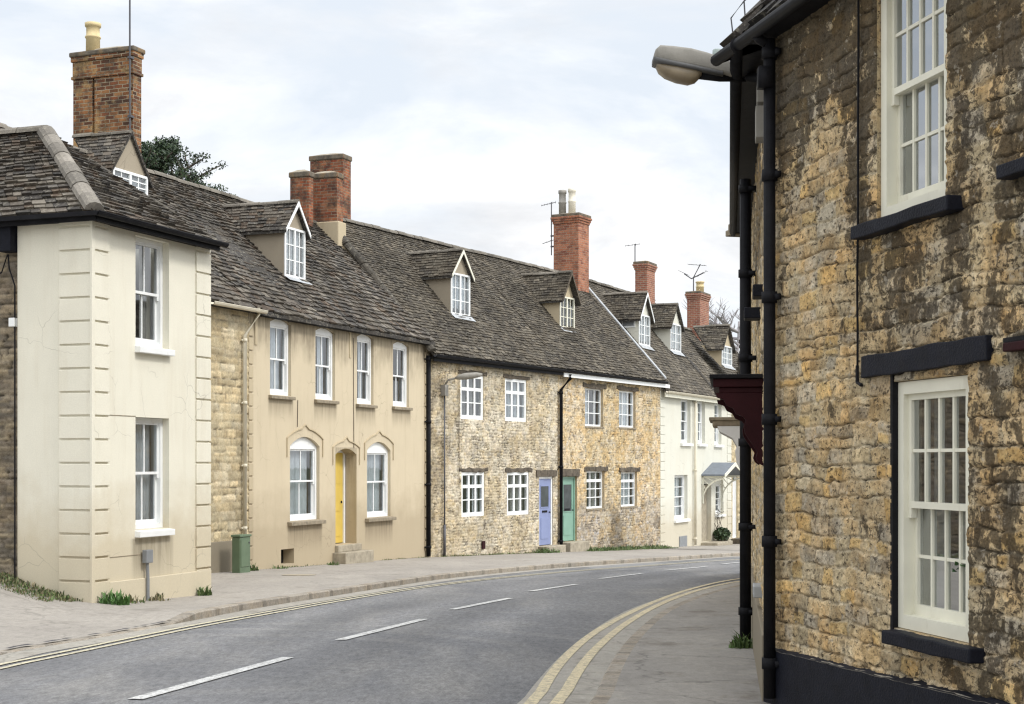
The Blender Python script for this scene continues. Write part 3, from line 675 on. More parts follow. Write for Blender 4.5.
# ---- cream corner house -------------------------------------------------------------
cx,cy=(91.5-512)/FPX*21.0,21.0
FP=Frame(cx,cy,vp=1080); W=FP.sx(209.5)
FL=Frame(0,0,u=(1,0))
P=tag(FP.empty('cream_house'),'cream rendered corner house with hipped stone slate roof and grooved quoins, nearest on the left','house')
zec=FP.sz(91.5,207)[1]; zb=-.5
LD=9.0
x1=FP.sx(135.5); x2=FP.sx(169)
zu0=FP.sz(136,345)[1]; zu1=FP.sz(136,235)[1]; zl0=FP.sz(136.5,530)[1]; zl1=FP.sz(137,417)[1]
M['creamwall']=render_mat('cream_render_weathered',(.81,.775,.65),(.64,.58,.45),(.57,.49,.345),1.1,runs=[(x1-.1,x2+.1,zl0-.13,.9),(x1-.05,x2+.05,zu0-.13,.3)][:1])
render_wall('wall',P,M['creamwall'],W,zb,zec,[(x1,x2,zu0,zu1,0,.12),(x1,x2,zl0,zl1,0,.12)])
yL=FP.depth_from(0,0,17.5)
b=MB(); b.quad((0,yL,zb),(0,0,zb),(0,0,zec),(0,yL,zec)); b.quad((0,LD,zb),(W,LD,zb),(W,LD,zec),(0,LD,zec)); b.quad((W,0,zb),(W,LD,zb),(W,LD,zec),(W,0,zec))
b.quad((0,yL,zb),(0,yL,zec),(.12,yL,zec),(.12,yL,zb))
b.build('side_wall',M['cream'],P)
# dark rubble wall left of the cream face (runs along local y): own frame child
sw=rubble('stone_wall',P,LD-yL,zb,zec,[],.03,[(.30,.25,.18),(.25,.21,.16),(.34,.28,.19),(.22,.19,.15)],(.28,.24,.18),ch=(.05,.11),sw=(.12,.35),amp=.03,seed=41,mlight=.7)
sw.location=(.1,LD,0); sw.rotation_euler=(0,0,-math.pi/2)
for a,c,z0,z1,rr,s in ((x1,x2,zu0,zu1,.12,1),(x1,x2,zl0,zl1,.12,2)):
    sash_window(P,a,c,z0,z1,rr,2,(1,1),'white',.06,.025,curt=('sides','drape',.38) if s==1 else ('full','curtain',1),sill=(.02,.10,.11),seed=s)
# quoins
q_=MB(); q=MB(); crs=.332; zz=FP.sz(100,462)[1]; wq=FP.sx(108); wl=FP.depth_from(0,0,60); xq=FP.sx(195.5)
k=int((zz-0.0)/crs)+1; z=zz-k*crs
while z<zec-.02:
    z1=min(z+crs-.030,zec-.03)
    if z1-z>.05:
        q.box(-.032,wq,-.032,.0-.001,z,z1); q.box(-.032,-.001,0,wl,z,z1)
        q_.box(xq,W+.004,-.028,-.001,z,z1)
    z+=crs
q.box(-.042,.03,-.042,.0,zb,zec-.03)
q.build('quoins',M['cream'],P,bevel=.006); q_.build('quoins',M['cream'],P,bevel=.006)
b=MB(); b.box(wq,W+.012,-.03,-.001,zb,FP.sz(150,577)[1]-.0)
b.build('plinth',M['cream'],P,bevel=.008)
# hipped roof
ov=.22; mid=W/2; zc=zec+.02; rise=1.52; apy=1.96; apx=mid; zap=zec+rise
rb=MB()
e=ov
ez=zc-.12
slates(rb,(-e,LD,ez),(-e,-e,ez),(mid,LD,zap),(mid,apy,zap),(.15,.10),(.12,.24),.032,5,SL,.02,rag=.025)
slates(rb,(-e,-e,ez),(W-.10,-e,ez),(mid,apy,zap),(mid+.02,apy,zap),(.15,.10),(.12,.24),.032,6,SL,.01,rag=.025)
slates(rb,(W-.10,-e,ez),(W-.10,LD,ez),(mid,apy,zap),(mid,LD,zap),(.3,.2),(.3,.5),.028,7,SL,0)
rb.add([(-e,-e,ez-.03),(W-.10,-e,ez-.03),(W-.10,LD,ez-.03),(-e,LD,ez-.03),(mid,apy,zap-.04),(mid,LD,zap-.04)],[(0,1,4),(1,2,5,4),(3,0,4,5),(2,3,5),(3,2,1,0)],(.05,.045,.04))
ro=rb.build('roof',M['slate'],P)
r=MB(); ridge_tiles(r,(-e,-e,ez+.05),(mid,apy,zap+.03),.12,3,.38,col=(.27,.245,.21)); ridge_tiles(r,(W-.10,-e,ez+.04),(mid,apy,zap+.0),.05,4,.38,col=(.10,.09,.075)); ridge_tiles(r,(mid,apy,zap+.03),(mid,LD,zap+.03),.11,5)
r.build('hip_tiles',M['slate'],ro)
gutter(P,-e-.06,W+.04,-e-.06,ez-.02,.055)
b=MB(); b.box(-.18,W-.05,-e+.0,-e+.03,ez-.13,ez-.03); b.box(-e,-e+.03,-e,LD,ez-.13,ez-.03); b.box(-e-.09,-e-.02,-e-.08,LD,ez-.07,ez-.01); b.box(-.19,W-.02,-.19,-.001,ez-.10,ez-.06); b.box(-.19,-.001,-.001,LD,ez-.10,ez-.06); b.build('fascia',M['black'],P)
# black box, cable and small white box on the stone part
b=MB(); yy=FP.depth_from(.0,0,9)
b.box(-.13,.06,yy-.13,yy+.09,FP.sz(93,248)[1],FP.sz(93,218)[1]); b.build('junction_box',M['navy'],P,bevel=.015)
b=MB(); yy2=yL+.03; z_=FP.sz(93,250)[1]; b.tube([(-.02,yy,z_),(-.02,yy-.02,z_-.2),(-.02,yy2,z_-.45),(-.02,yy2,-.1)],.012,6); b.tube([(-.01,yy+.02,z_),(-.01,yy+.12,z_-.25),(-.01,yy+.5,z_-.4)],.01,6); b.build('cable',M['black'],P)
b=MB(); b.box(-.05,.05,yL+.02,yL+.12,FP.sz(93,324)[1],FP.sz(93,315)[1]); b.build('small_box',M['white'],P,bevel=.008)
# grey meter box with duct on street face
mx0,mz0=FP.sx(140.5),FP.sz(141,563)[1]; mx1=FP.sx(147); mz1=FP.sz(141,550)[1]
b=MB(); b.box(mx0,mx1,-.11,-.03,mz0,mz1); b.tube([((mx0+mx1)/2,-.06,mz0),((mx0+mx1)/2+.02,-.06,mz0-.25),((mx0+mx1)/2+.02,-.06,-.2)],.026,8); b.build('meter_box',M['meter'],P,bevel=.006)
# cracks / joint line in the render
for py_,xe_ in ((415,x1),(559,mx0)):
    b=MB(); zz=FP.sz(100,py_)[1]; b.box(wq,xe_,-.004,.0,zz,zz+.012); b.build('joint_line',M['sillstone'],P)

# ---- rubble cottage between cream house and tan house -----------------------------------
T0=(252-512)/FPX*32.8
FT0=Frame(T0,32.8,vp=1100)
xa=FT0.sx(40); wa=FT0.world(xa,0,0); FS=Frame(wa[0],wa[1],vp=1100,z=g(wa[1])); WS=FS.sx(248.0)
zeS=FS.sz(230,298)[1]-.02
zrS=FS.sz(190,187,3.5)[1]
SS=(zrS-zeS)/3.5
S=tag(FS.empty('stone_cottage'),'pale rubble stone cottage squeezed between the cream corner house and the tan house','cottage')
rubble('wall',S,WS,FS.ground(WS)+.55,zeS,[],.03,PAL_STRIP,(.50,.43,.30),ch=(.13,.24),sw=(.24,.52),amp=.02,gap=.016,mw=1.2,seed=5,x0=WS-7)
b=MB(); gable_box(b,WS,-.9,zeS,zrS,7); b.quad((0,0,-.9),(WS-7,0,-.9),(WS-7,0,zeS),(0,0,zeS)); b.build('rear_wall',M['grey_r'],S)
b=MB(); b.box(WS-7,WS-.01,-.03,.03,-.9,FS.sz(225,541)[1]); b.build('plinth',M['grey_r'],S,bevel=.01)
std_roof(S,WS,zeS,zrS,seed=21,exp=(.19,.11),sw=(.13,.28),th=.036,sag=.045,rag=.03,pal=SL,cval=1.0)
gutter(S,FS.sx(200),FS.sx(254),-.30,zeS-.22*SS+.02,.06,'pvc')
xx=FS.sx(244.5,-.08); pipe(S,xx,-.09,FS.sz(243.5,540,-.09)[1],zeS-.75,.04,'pvc',collars=4,neck=(.28,-.18,.5))
dormer(FS,S,zeS,SS,(112,147),194,172,133,134,seed=4,barge=None,gable='grey_r',winmat='white',cols=4,overf=.06,over=.14)
ch,bx=chimney(FS,S,73,133,141.5,46,3.0,zrS-1.2,'brick_old','band',[(93,'pot',.66,.175)],slots=1)
b=MB(); b.tube([(bx[0]-.09,bx[2]+.02,zrS-.6),(bx[0]-.09,bx[2]+.02,bx[4]+1.7)],.022,6)
for z in (zrS+.3,zrS+1.0,bx[4]-.3): b.box(bx[0]-.12,bx[0]+.01,bx[2]-.02,bx[2]+.06,z,z+.05)
b.build('aerial_mast',M['metal'],ch)

# ---- tan rendered house -----------------------------------------------------------------
wb=FS.world(WS,0,0); FT=Frame(wb[0],wb[1],vp=1100,z=g(wb[1])); WT=FT.sx(427)
zeT=FT.sz(300,311)[1]; zeT=zeS+(FS.z-FT.z); zrT=zrS+(FS.z-FT.z); ST=SS
T=tag(FT.empty('rendered_house'),'tan rendered house with five arched sash windows and more, yellow door in a deep recess','house')
T['label']='tan rendered house with arched white sash windows and a yellow door in a deep recess'
up=[(270,291,394.5,319),(315.5,335,399,328),(357,373.5,403.5,334),(393,409,406,341.8)]
lo=[(290,319.5,521.5,436.7),(367,390.5,518,441.8)]
ops=[];wins=[]
for i,(a,c,yb_,yt) in enumerate(up):
    A=FT.sx(a);C=FT.sx(c); z0=FT.sz(a,yb_)[1]; z1=FT.sz((a+c)/2,yt)[1]; ops.append((A,C,z0,z1,.10,.08)); wins.append((A,C,z0,z1,.10,.08,(.07,.09,.09),(1,1),.5))
for i,(a,c,yb_,yt) in enumerate(lo):
    A=FT.sx(a);C=FT.sx(c); z0=FT.sz(a,yb_)[1]; z1=FT.sz((a+c)/2,yt)[1]; ops.append((A,C,z0,z1,.22,.09)); wins.append((A,C,z0,z1,.22,.09,(.12,.12,.10),(1,1),.53))
dA,dC=FT.sx(335.5),FT.sx(356.5); dz0=FT.sz(340,545)[1]; dz1=FT.sz(346,448.5)[1]
ops.append((dA,dC,dz0,dz1,.15,.40))
vA,vC=FT.sx(281),FT.sx(294); vz0=FT.sz(287,564)[1]; vz1=FT.sz(287,549)[1]; ops.append((vA,vC,vz0,vz1,0,.3))
ops=[o for o in ops]
print('zeT',zeT)
runs=[(A-.08,C+.10,z0-.09,.55) for (A,C,z0,z1,rs,rv,sl_,rw,sp) in wins[:4]]+[(A-.1,C+.12,z0-.11,.75) for (A,C,z0,z1,rs,rv,sl_,rw,sp) in wins[4:]]+[(dA-.02,dC+.03,dz1+.02,2.6)]*1
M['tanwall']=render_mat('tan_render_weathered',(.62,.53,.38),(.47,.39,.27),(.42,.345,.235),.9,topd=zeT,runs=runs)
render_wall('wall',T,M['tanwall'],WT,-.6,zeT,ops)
b=MB(); gable_box(b,WT,-.9,zeT,zrT,7); b.build('rear_wall',M['grey_r'],T)
for i,(A,C,z0,z1,rs,rv,sl_,rw,sp) in enumerate(wins):
    w=sash_window(T,A,C,z0,z1,rv,2,rw,'white',.07,.03,rise=rs,split=sp,curt=[('full','curtain',1),('sides','curtain',.42),('sides','curtain',.30),('left','curtain',.6),('full','curtain',1),('full','curtain',1)][i],sill=sl_,seed=i,sillmat='sillstone')
# hood moulds over the ground openings
for (A,C,z1,rs) in ((ops[4][0],ops[4][1],ops[4][3],.22),(ops[5][0],ops[5][1],ops[5][3],.22),(dA,dC,dz1,.15)):
    b=MB(); P_=arc_pts(A-.16,C+.16,z1-rs+.16,rs+.02,10); m_=len(P_)//2; P_[m_]=(P_[m_][0],P_[m_][1]+.09)
    for p,q2 in zip(P_[:-1],P_[1:]):
        b.prism([(p[0],-.028,p[1]),(q2[0],-.028,q2[1]),(q2[0],-.028,q2[1]+.03),(p[0],-.028,p[1]+.03)],(0,.027,0))
    for x in (A-.16,C+.13): b.box(x,x+.03,-.026,-.001,z1-rs-.25,z1-rs+.16)
    b.build('hood_mould',M['tan'],T)
for px_,w_ in ((254.5,.10),(349,.09)):
    x=FT.sx(px_); b=MB(); b.box(x,x+w_,-.020,-.001,zeT-.9,zeT-.02); b.build('render_strip',M['tan'],T)
q_=MB(); q=MB(); z=-.1; xq1=FT.sx(424.5)
while z<zeT-.45:
    q.box(-.0,.18,-.030,-.001,z+.025,z+.29); q_.box(WT-.17,WT-.02,-.030,-.001,z+.025,z+.29); z+=.305
q.build('quoins',M['tan'],T,bevel=.006); q_.build('quoins',M['tan'],T,bevel=.006)
# door
dr=MB(); rv=.34; dr.box(dA+.07,dC-.09,rv,rv+.05,dz0+.02,dz1-.10)
do=dr.build('door',M['yellow'],T)
pn=MB(); wD=dC-dA-.16
for i in range(2):
    for (p0,p1) in ((.08,.32),(.36,.62),(.66,.92)):
        xA=dA+.07+wD*(.12+.42*i); hD=dz1-.1-dz0; pn.box(xA,xA+wD*.32,rv-.012,rv+.001,dz0+hD*p0,dz0+hD*p1)
pn.build('door_panel',M['yellow'],do)
b=MB(); b.box(dC-.088,dC-.012,rv-.03,rv+.06,dz0,dz1-.06); b.box(dA+.002,dA+.068,rv-.03,rv+.06,dz0,dz1-.06); b.box(dA+.07,dC-.09,rv-.03,rv+.06,dz1-.10,dz1-.02); b.build('door_frame',M['white'],do)
b=MB(); b.box(dC-.22,dC-.19,rv-.04,rv-.012,dz0+1.0,dz0+1.06); b.box(dA+.3,dA+.42,rv-.02,rv-.01,dz0+.98,dz0+1.02); b.build('door_furniture',M['black'],do)
gz=FT.ground((dA+dC)/2)
b=MB(); b.box(dA-.15,dC+.25,-.36,.0,-.7,dz0-.17); b.box(dA-.03,dC+.10,-.10,.36,dz0-.17,dz0-.005); b.build('doorstep',M['step'],T,bevel=.015)
b=MB(); b.box(vA,vC,.28,.3,vz0,vz1); b.build('cellar_opening',M['dark'],T)
b=MB(); b.tube([(FT.sx(297),-.012,FT.sz(297,427)[1]),(FT.sx(297.4),-.012,FT.sz(297,400)[1])],.008,5); b.tube([(FT.sx(353.5),-.012,FT.sz(353,448)[1]),(FT.sx(353),-.012,zeT-.4)],.008,5); b.build('cable',M['timber'],T)
std_roof(T,WT+.05,zeT,zrT,seed=33,exp=(.19,.11),sw=(.13,.28),th=.036,sag=.045,rag=.03,pal=SL,cval=1.02)
b=MB(); b.box(.3,WT,-.18,-.001,zeT-.22*ST-.06,zeT-.22*ST-.03); b.build('fascia',M['black'],T)
pipe(T,FT.sx(429,-.1),-.09,FT.sz(430,556,-.09)[1],zeT-.55,.06,'black',collars=4)
dormer(FT,T,zeT,ST,(284,304.5),279,228.5,296,203,seed=8,barge='white',gable='grey_r',cheek='grey_r',cols=4,rows=3,over=.12,overf=.12)
ch1,_=chimney(FT,T,310,343,351,153.5,3.9,zrT-1.3,'brick_red','plain',name='chimney')
ch2,bx2=chimney(FT,T,311.5,337,343,172,2.75,zrT-1.1,'brick_red','plain')
ch3,_=chimney(FT,T,290,309,311.3,171,3.2,zrT-1.2,'brick_red','plain')
b=MB(); b.box(bx2[0]-.06,bx2[1]+.06,bx2[2]-.08,bx2[3]+.02,zrT-2.3,FT.sz(330,219,2.75)[1]); b.build('chimney_base',M['sillstone'] if False else M['tan'],ch2,bevel=.03)

# ---- rubble stone terrace: two cottages ----------------------------------------------
RZ=41.2; rx=(427.5-512)/FPX*RZ
FR=Frame(rx,RZ,vp=1345); WR=FR.sx(557.5)
zeR=FR.sz(430,347)[1]; zrR=FR.sz(480,255,3.5)[1]; SR=(zrR-zeR)/3.5
print('slopes',SS,SR,'W',W,WS,WT,WR)
R1=tag(FR.empty('stone_cottage'),'grey buff rubble cottage with white three-light casements and a blue door','cottage')
def tintG(X,Z):
    band=sst(fbm(X,Z*.12,1.1,200,3),.50,.60)[...,None]; low=(1-sst(Z+1.1*(fbm(X,Z,1.4,210,4)-.5),1.1,1.9))[...,None]; og=sst(fbm(X,Z,2.2,220,4),.5,.62)[...,None]
    t=np.ones(X.shape+(3,)); t=t*(1+band*np.array([.12,.12,.16])); t=t*(1-og*np.array([.02,.09,.22])); t=t*(1-low*np.array([.20,.16,.04])); return t
def tintR(X,Z):
    og=sst(fbm(X,Z,1.6,230,4)+.25*(1-sst(X,.2,1.2)),.5,.64)[...,None]; li=sst(fbm(X,Z,.9,240,3)+.1*sst(X,2,6),.5,.64)[...,None]
    return (1-og*np.array([.05,.09,.17]))*(1+li*np.array([.14,.15,.18]))
def rect(F,a,c,yb_,yt): m_=(a+c)/2; return (F.sx(a),F.sx(c),F.sz(m_,yb_)[1],F.sz(m_,yt)[1])
wl_=[rect(FR,460.5,483.5,419.5,375),rect(FR,505,526.5,421.5,379),rect(FR,461.5,484.5,516.5,472),rect(FR,507,529,515,472)]
bd=rect(FR,539,553,545.5,476.5)
rubble('wall',R1,WR,-.9,zeR+.05,wl_+[bd],.024,PAL_ROW,(.66,.59,.45),ch=(.055,.11),sw=(.09,.20),amp=.017,gap=.015,seed=7,warp=.045,pits=.4,mw=1.8,joint=.75,reveal=.1,tint=tintR,
       stain=lambda X,Z: .45*sst(fbm(X,Z,1.1,77,4),.52,.66)*(1-sst(X,0.4,1.2)*.5))
b=MB(); gable_box(b,WR,-1.2,zeR,zrR,7); b.build('rear_wall',M['grey_r'],R1)
for i,o in enumerate(wl_):
    casement(R1,*o,.03,rowsz=(0,.34,.70,1),cols=3,t=.09,mid=.085,curt=[('sides','drape',.4),('full','curtain',1),('sides','curtain',.25),('full','drape',1)][i],seed=i)
    irregular_bar(R1,'lintel','timber',o[0]-.14,o[1]+.18,-.035,.02,o[3]+.003,o[3]+.115,seed=i,j=.035)
def plank_door(par,o,mat,rv,glaz,frame,seed=1):
    a,c,z0,z1=o; d=MB(); d.box(a+.07,c-.07,rv,rv+.05,z0+.02,z1-.07); D=d.build('door',M[mat],par)
    f=MB(); f.box(a+.003,a+.068,rv-.03,rv+.06,z0,z1-.003); f.box(c-.068,c-.003,rv-.03,rv+.06,z0,z1-.003); f.box(a+.07,c-.07,rv-.03,rv+.06,z1-.068,z1-.003); f.build('door_frame',M[frame],D)
    g0,g1=glaz; w_=c-a-.14; h_=z1-z0-.09
    p=MB(); p.box(a+.07+w_*.18,c-.07-w_*.18,rv-.006,rv+.001,z0+h_*g0,z0+h_*g1); p.build('door_glass',M['doorglass'],D)
    m=MB(); ring(m,a+.07+w_*.14,c-.07-w_*.14,z0+h_*g0-.02,z0+h_*g1+.02,rv-.014,rv+.001,.03)
    m.box(a+.07+w_*.2,c-.07-w_*.2,rv-.012,rv+.001,z0+h_*.1,z0+h_*.42); m.build('door_moulding',M[mat],D)
    k=MB(); k.box(a+.07+w_*.3,c-.07-w_*.3,rv-.02,rv-.004,z0+h_*.5,z0+h_*.53); k.tube([(c-.16,rv-.05,z0+h_*.5),(c-.16,rv,z0+h_*.5)],.02,8); k.build('letter_plate',M['black'],D)
    s=MB(); s.box(a-.10,c+.25,-.34,rv+.08,-1.4,z0-.003); s.build('doorstep',M['step'],par,bevel=.02)
    return D
plank_door(R1,bd,'blue',.06,(.58,.9),'white')
irregular_bar(R1,'lintel','timber',bd[0]-.22,bd[1]+.2,-.05,.02,bd[3]+.003,bd[3]+.2,seed=31)
std_roof(R1,WR+.02,zeR,zrR,seed=51,exp=(.13,.10),sw=(.13,.24),pal=SLF,sag=.02,cval=.95,th=.026,rag=.022)
gutter(R1,-.05,WR,-.28,zeR-.22*SR+.0,.07)
b=MB(); b.box(0,WR,-.22,-.18,zeR-.22*SR-.16,zeR-.22*SR-.03); b.box(0,WR,-.18,-.04,zeR-.22*SR-.08,zeR-.22*SR-.04); b.build('fascia',M['black'],R1)
# raised verge between tan roof and terrace roof
b=MB(); ridge_tiles(b,(-.03,-.2,zeR-.2*SR+.10),(-.03,3.5,zrR+.12),.13,6,.4,col=(.075,.067,.055)); b.build('verge_tiles',M['slate'],R1)
dormer(FR,R1,zeR,SR,(450.5,469.5),316,274,462,251,seed=12,barge='ivory',cheek='grey_r',gable='grey_r',pal=SLF,over=.12,overf=.12,cols=4,rows=3)
# hanging cable and pipes on facade
b=MB(); x=FR.sx(457.5); b.tube([(x,-.05,FR.ground(x)+1.9),(x,-.05,zeR-.4)],.012,5); b.tube([(FR.sx(483.5),-.045,.65),(FR.sx(483.7),-.045,wl_[2][2]-.1)],.012,5); b.build('cable',M['timber'],R1)
b=MB(); x=FR.sx(481); b.box(x,x+.17,-.05,-.02,FR.sz(482,549)[1],FR.sz(482,541)[1]); b.build('vent_grille',M['maroon'],R1)

w2=FR.world(WR,0,0); FR2=Frame(w2[0],w2[1],vp=1345,z=g(w2[1])); WR2=FR2.sx(660)
dz=FR.z-FR2.z; zeR2=zeR+dz; zrR2=zrR+dz
R2=tag(FR2.empty('stone_cottage'),'golden rubble cottage with narrow metal casements, sea green door and grassy foot','cottage')
w2_=[rect(FR2,585,603,426.5,388.5),rect(FR2,619,635.5,427.5,391),rect(FR2,586.5,604.5,508.5,471),rect(FR2,621,637,506.5,472)]
td=rect(FR2,562.5,577,541.5,476.5)
rubble('wall',R2,WR2,-.9,zeR2+.05,w2_+[td],.028,PAL_GOLD,(.68,.57,.38),ch=(.055,.11),sw=(.08,.18),amp=.017,gap=.015,seed=9,warp=.045,pits=.4,mw=1.8,joint=.75,reveal=.14,tint=tintG,
       stain=lambda X,Z: .5*sst(fbm(X,Z,1.3,71,4),.5,.62)*(1-sst(Z,.9,1.9)))
b=MB(); gable_box(b,WR2,-1.4,zeR2,zrR2,7); b.build('rear_wall',M['grey_r'],R2)
for i,o in enumerate(w2_):
    casement(R2,*o,.10,rowsz=(0,.33,.66,1) if i<2 else (0,.27,.52,.76,1),cols=3,t=.05,mid=.035,curt=[('left','curtain',.5),('full','curtain',1),('sides','drape',.35),('full','curtain',1)][i],mat='white',seed=i+9,thickrow=9 if i<2 else 3,sill=(.03,.03,.06,'sillstone'))
    irregular_bar(R2,'lintel','timber',o[0]-.18,o[1]+.22,-.04,.02,o[3]+.003,o[3]+.15,seed=i+5,j=.04)
plank_door(R2,td,'teal',.10,(.48,.92),'teal')
irregular_bar(R2,'lintel','timber',td[0]-.1,td[1]+.12,-.05,.02,td[3]+.003,td[3]+.25,seed=35)
ys=(WR2-1.4)
std_roof(R2,WR2,zeR2,zrR2,seed=57,exp=(.13,.10),sw=(.13,.24),pal=SLF,sag=.025,cval=.98,th=.026,rag=.022)
gutter(R2,0,WR2,-.28,zeR2-.22*SR,.06)
b=MB(); b.box(0.05,WR2+.4,-.22,-.18,zeR2-.22*SR-.20,zeR2-.22*SR-.07); b.build('fascia_board',M['white'],R2)
pipe(R2,.06,-.10,td[2]-.2,zeR2-.85,.055,'black',collars=3,neck=(.35,-.16,.38))
dormer(FR2,R2,zeR2,SR,(559.5,574),329,297,568,273,seed=14,barge='timber',cheek='tan',gable='tan',winmat='ivory',pal=SLF,cols=4,rows=3,over=.14,overf=.2,curt=None)
ch,bx=chimney(FR2,R2,553.5,578.5,589,212.5,2.9,zrR2-1.5,'brick_tall','corbel',[(560.5,'potgrey',.95,.15),(572,'potcream',.98,.15)])
b=MB(); X,Y=bx[0]+.1,bx[3]+.14; b.tube([(X,Y,bx[4]-1.5),(X,Y,bx[4]+.50)],.022,6); b.box(X-.04,X+.04,Y-.2,Y+.02,bx[4]-1.2,bx[4]-1.15); b.box(X-.04,X+.04,Y-.2,Y+.02,bx[4]-.8,bx[4]-.75)
yagi(b,(X,Y,bx[4]+.46),(-.3,1,-.2),(0,0,1),.55,6,.09); yagi(b,(X,Y,bx[4]-.95),(-.1,1,-.25),(1,0,0),.5,4,.2); b.build('aerial',M['metal'],ch)
b=MB(); b.prism([(WR2-.02,-.2,zeR2-.2*SR+.12),(WR2+.14,-.2,zeR2-.2*SR+.12),(WR2+.14,3.3,zrR2-.05),(WR2-.02,3.3,zrR2-.05)],(0,0,.05)); b.build('lead_flashing',M['lead'],R2)

# ---- white house -------------------------------------------------------------------------
w3=FR2.world(WR2,0,0); FW=Frame(w3[0],w3[1],vp=1190,z=g(w3[1])); WW=FW.sx(731)
zeW=FW.sz(665,385)[1]; zrW=FW.sz(665,305,3.5)[1]; SW=(zrW-zeW)/3.5
print('white',SW,WW,zeW)
Wh=tag(FW.empty('white_house'),'white rendered house with three dormers and a small slate door hood','house')
uw=[rect(FW,681,690.5,443,399),rect(FW,698,705,443.5,401),rect(FW,714.5,721.5,444.5,403)]
lw=[rect(FW,674.5,687.5,519,475),rect(FW,715.5,723.5,514,484)]
dw=rect(FW,701.5,709.5,545,484); dw=(dw[0],dw[1]+.25,FW.ground(dw[0])+.12,dw[3])
ops=[o+(0,.14) for o in uw+lw]+[dw+(0,.25)]
render_wall('wall',Wh,M['white_r'],WW,-1.0,zeW,ops)
b=MB(); gable_box(b,WW,-1.5,zeW,zrW,7); b.build('rear_wall',M['white_r'],Wh)
for i,o in enumerate(uw+lw):
    sash_window(Wh,*o,.14,2,(2,2) if i<3 else (2,2),'white',.06,.03,curt=('full','curtain',1),sill=(.08,.10,.12),seed=i+30,horn=False)
d=MB(); d.box(dw[0]+.05,dw[1]-.05,.18,.22,dw[2],dw[3]-.05); d.build('door',M['step'],Wh)
b=MB(); b.box(dw[0]-.1,dw[1]+.7,-.7,.2,-1.2,dw[2]-.003); b.build('doorstep',M['step'],Wh,bevel=.02)
q_=MB(); q=MB(); z=-.8
while z<zeW-.1:
    q.box(0.0,.55,-.022,-.001,z+.02,z+.31); q_.box(WW-.6,WW-.0,-.022,-.001,z+.02,z+.31); z+=.33
q.build('quoins',M['white_r'],Wh,bevel=.006); q_.build('quoins',M['white_r'],Wh,bevel=.006)
b=MB(); c=rect(FW,679,686.5,548,536); b.box(c[0],c[1],-.03,-.004,c[2],c[3]); b.build('vent_grille',M['meter'],Wh)
# hood
hx0,hx1=FW.sx(702,0),FW.sx(722,0)
hz1=FW.sz(712,464,-.5)[1]; hz0=FW.sz(712,476,-.5)[1]; hm=(hx0+hx1)/2
b=MB(); 
for sgn,xs in ((-1,hx0),(1,hx1)): b.prism([(xs+sgn*.1,-.95,hz0),(xs+sgn*.1,-.95,hz0+.06),(hm,-.95,hz1+.06),(hm,-.95,hz1)],(0,.95,0))
hd=b.build('door_hood',M['hoodroof'],Wh)
b=MB()
for sgn,xs in ((-1,hx0),(1,hx1)):
    b.prism([(xs+sgn*.1,-.99,hz0-.06),(xs+sgn*.1,-.99,hz0+.07),(hm,-.99,hz1+.07),(hm,-.99,hz1-.08)],(0,.03,0))
    for t0,t1 in [(k_/8,(k_+1)/8) for k_ in range(8)]:
        def arcp(t,o_): t=t*math.pi/2; return (xs,-.02-(.86+o_)*(1-math.cos(t)),hz0-1.0+(.92+o_*.0)*math.sin(t)-o_*.6)
        a_,b_=arcp(t0,0),arcp(t1,0); c_,d_=arcp(t1,.09),arcp(t0,.09); b.prism([a_,b_,c_,d_],(.06*(-sgn),0,0))
    for k_ in range(1,6):
        t=k_/6; p_=arcp(t,0); b.tube([(xs-.03*sgn,p_[1],p_[2]),(xs-.03*sgn,-.02,min(hz0,p_[2]+.25))],.018,5)
    b.box(min(xs,xs-.06*sgn),max(xs,xs-.06*sgn),-.06,-.0,hz0-1.1,hz0); b.box(min(xs,xs-.06*sgn),max(xs,xs-.06*sgn),-.93,-.0,hz0-.06,hz0)
b.build('hood_bracket',M['ivory'],hd)
std_roof(Wh,WW,zeW,zrW,seed=71,exp=(.16,.12),sw=(.15,.28),pal=SLF,sag=.02,cval=1.12,th=.022)
gutter(Wh,0,WW,-.28,zeW-.22*SW,.07,'pvc')
b=MB(); b.box(0,WW,-.22,-.18,zeW-.22*SW-.2,zeW-.22*SW-.03); b.build('fascia_board',M['ivory'],Wh)
pipe(Wh,FW.sx(695.5,-.1),-.10,FW.ground(FW.sx(695))+.05,zeW-.4,.05,'pvc',collars=3)
xv=FW.sx(714); b=MB(); ridge_tiles(b,(xv,-.2,zeW-.2*SW+.1),(xv,3.5,zrW+.1),.10,6,.4,col=(.07,.065,.06)); b.build('verge_tiles',M['slate'],Wh)
dormer(FW,Wh,zeW,SW,(638.5,649.5),346,315,643.6,293,seed=15,barge='white',cheek='white_r',gable='white_r',pal=SLF,cols=4,rows=3,over=.2,overf=.15,sidewin=True)
dormer(FW,Wh,zeW,SW,(670,680.5),352,324,677,305,seed=16,barge=None,cheek='white_r',gable='white_r',pal=SLF,cols=4,rows=3,over=.2,overf=.12)
dormer(FW,Wh,zeW,SW,(721.5,731.5),366,346,727,326,seed=17,barge=None,cheek='tan',gable='tan',pal=SLF,cols=4,rows=3,over=.2,overf=.15)
ch,bx=chimney(FW,Wh,635,647,655,261,3.0,zrW-2,'brick_far','corbel')
b=MB(); b.tube([(bx[0],bx[3],bx[4]-.2),(bx[0],bx[3],bx[4]+.75)],.025,5); yagi(b,(bx[0],bx[3],bx[4]+.72),(-.3,1,-.12),(0,0,1),.6,5,.10); b.build('aerial',M['metal'],ch)
ch,bx=chimney(FW,Wh,687,700,709,291,3.0,zrW-2,'brick_far','corbel',[(700,'pot',.5,.2)])
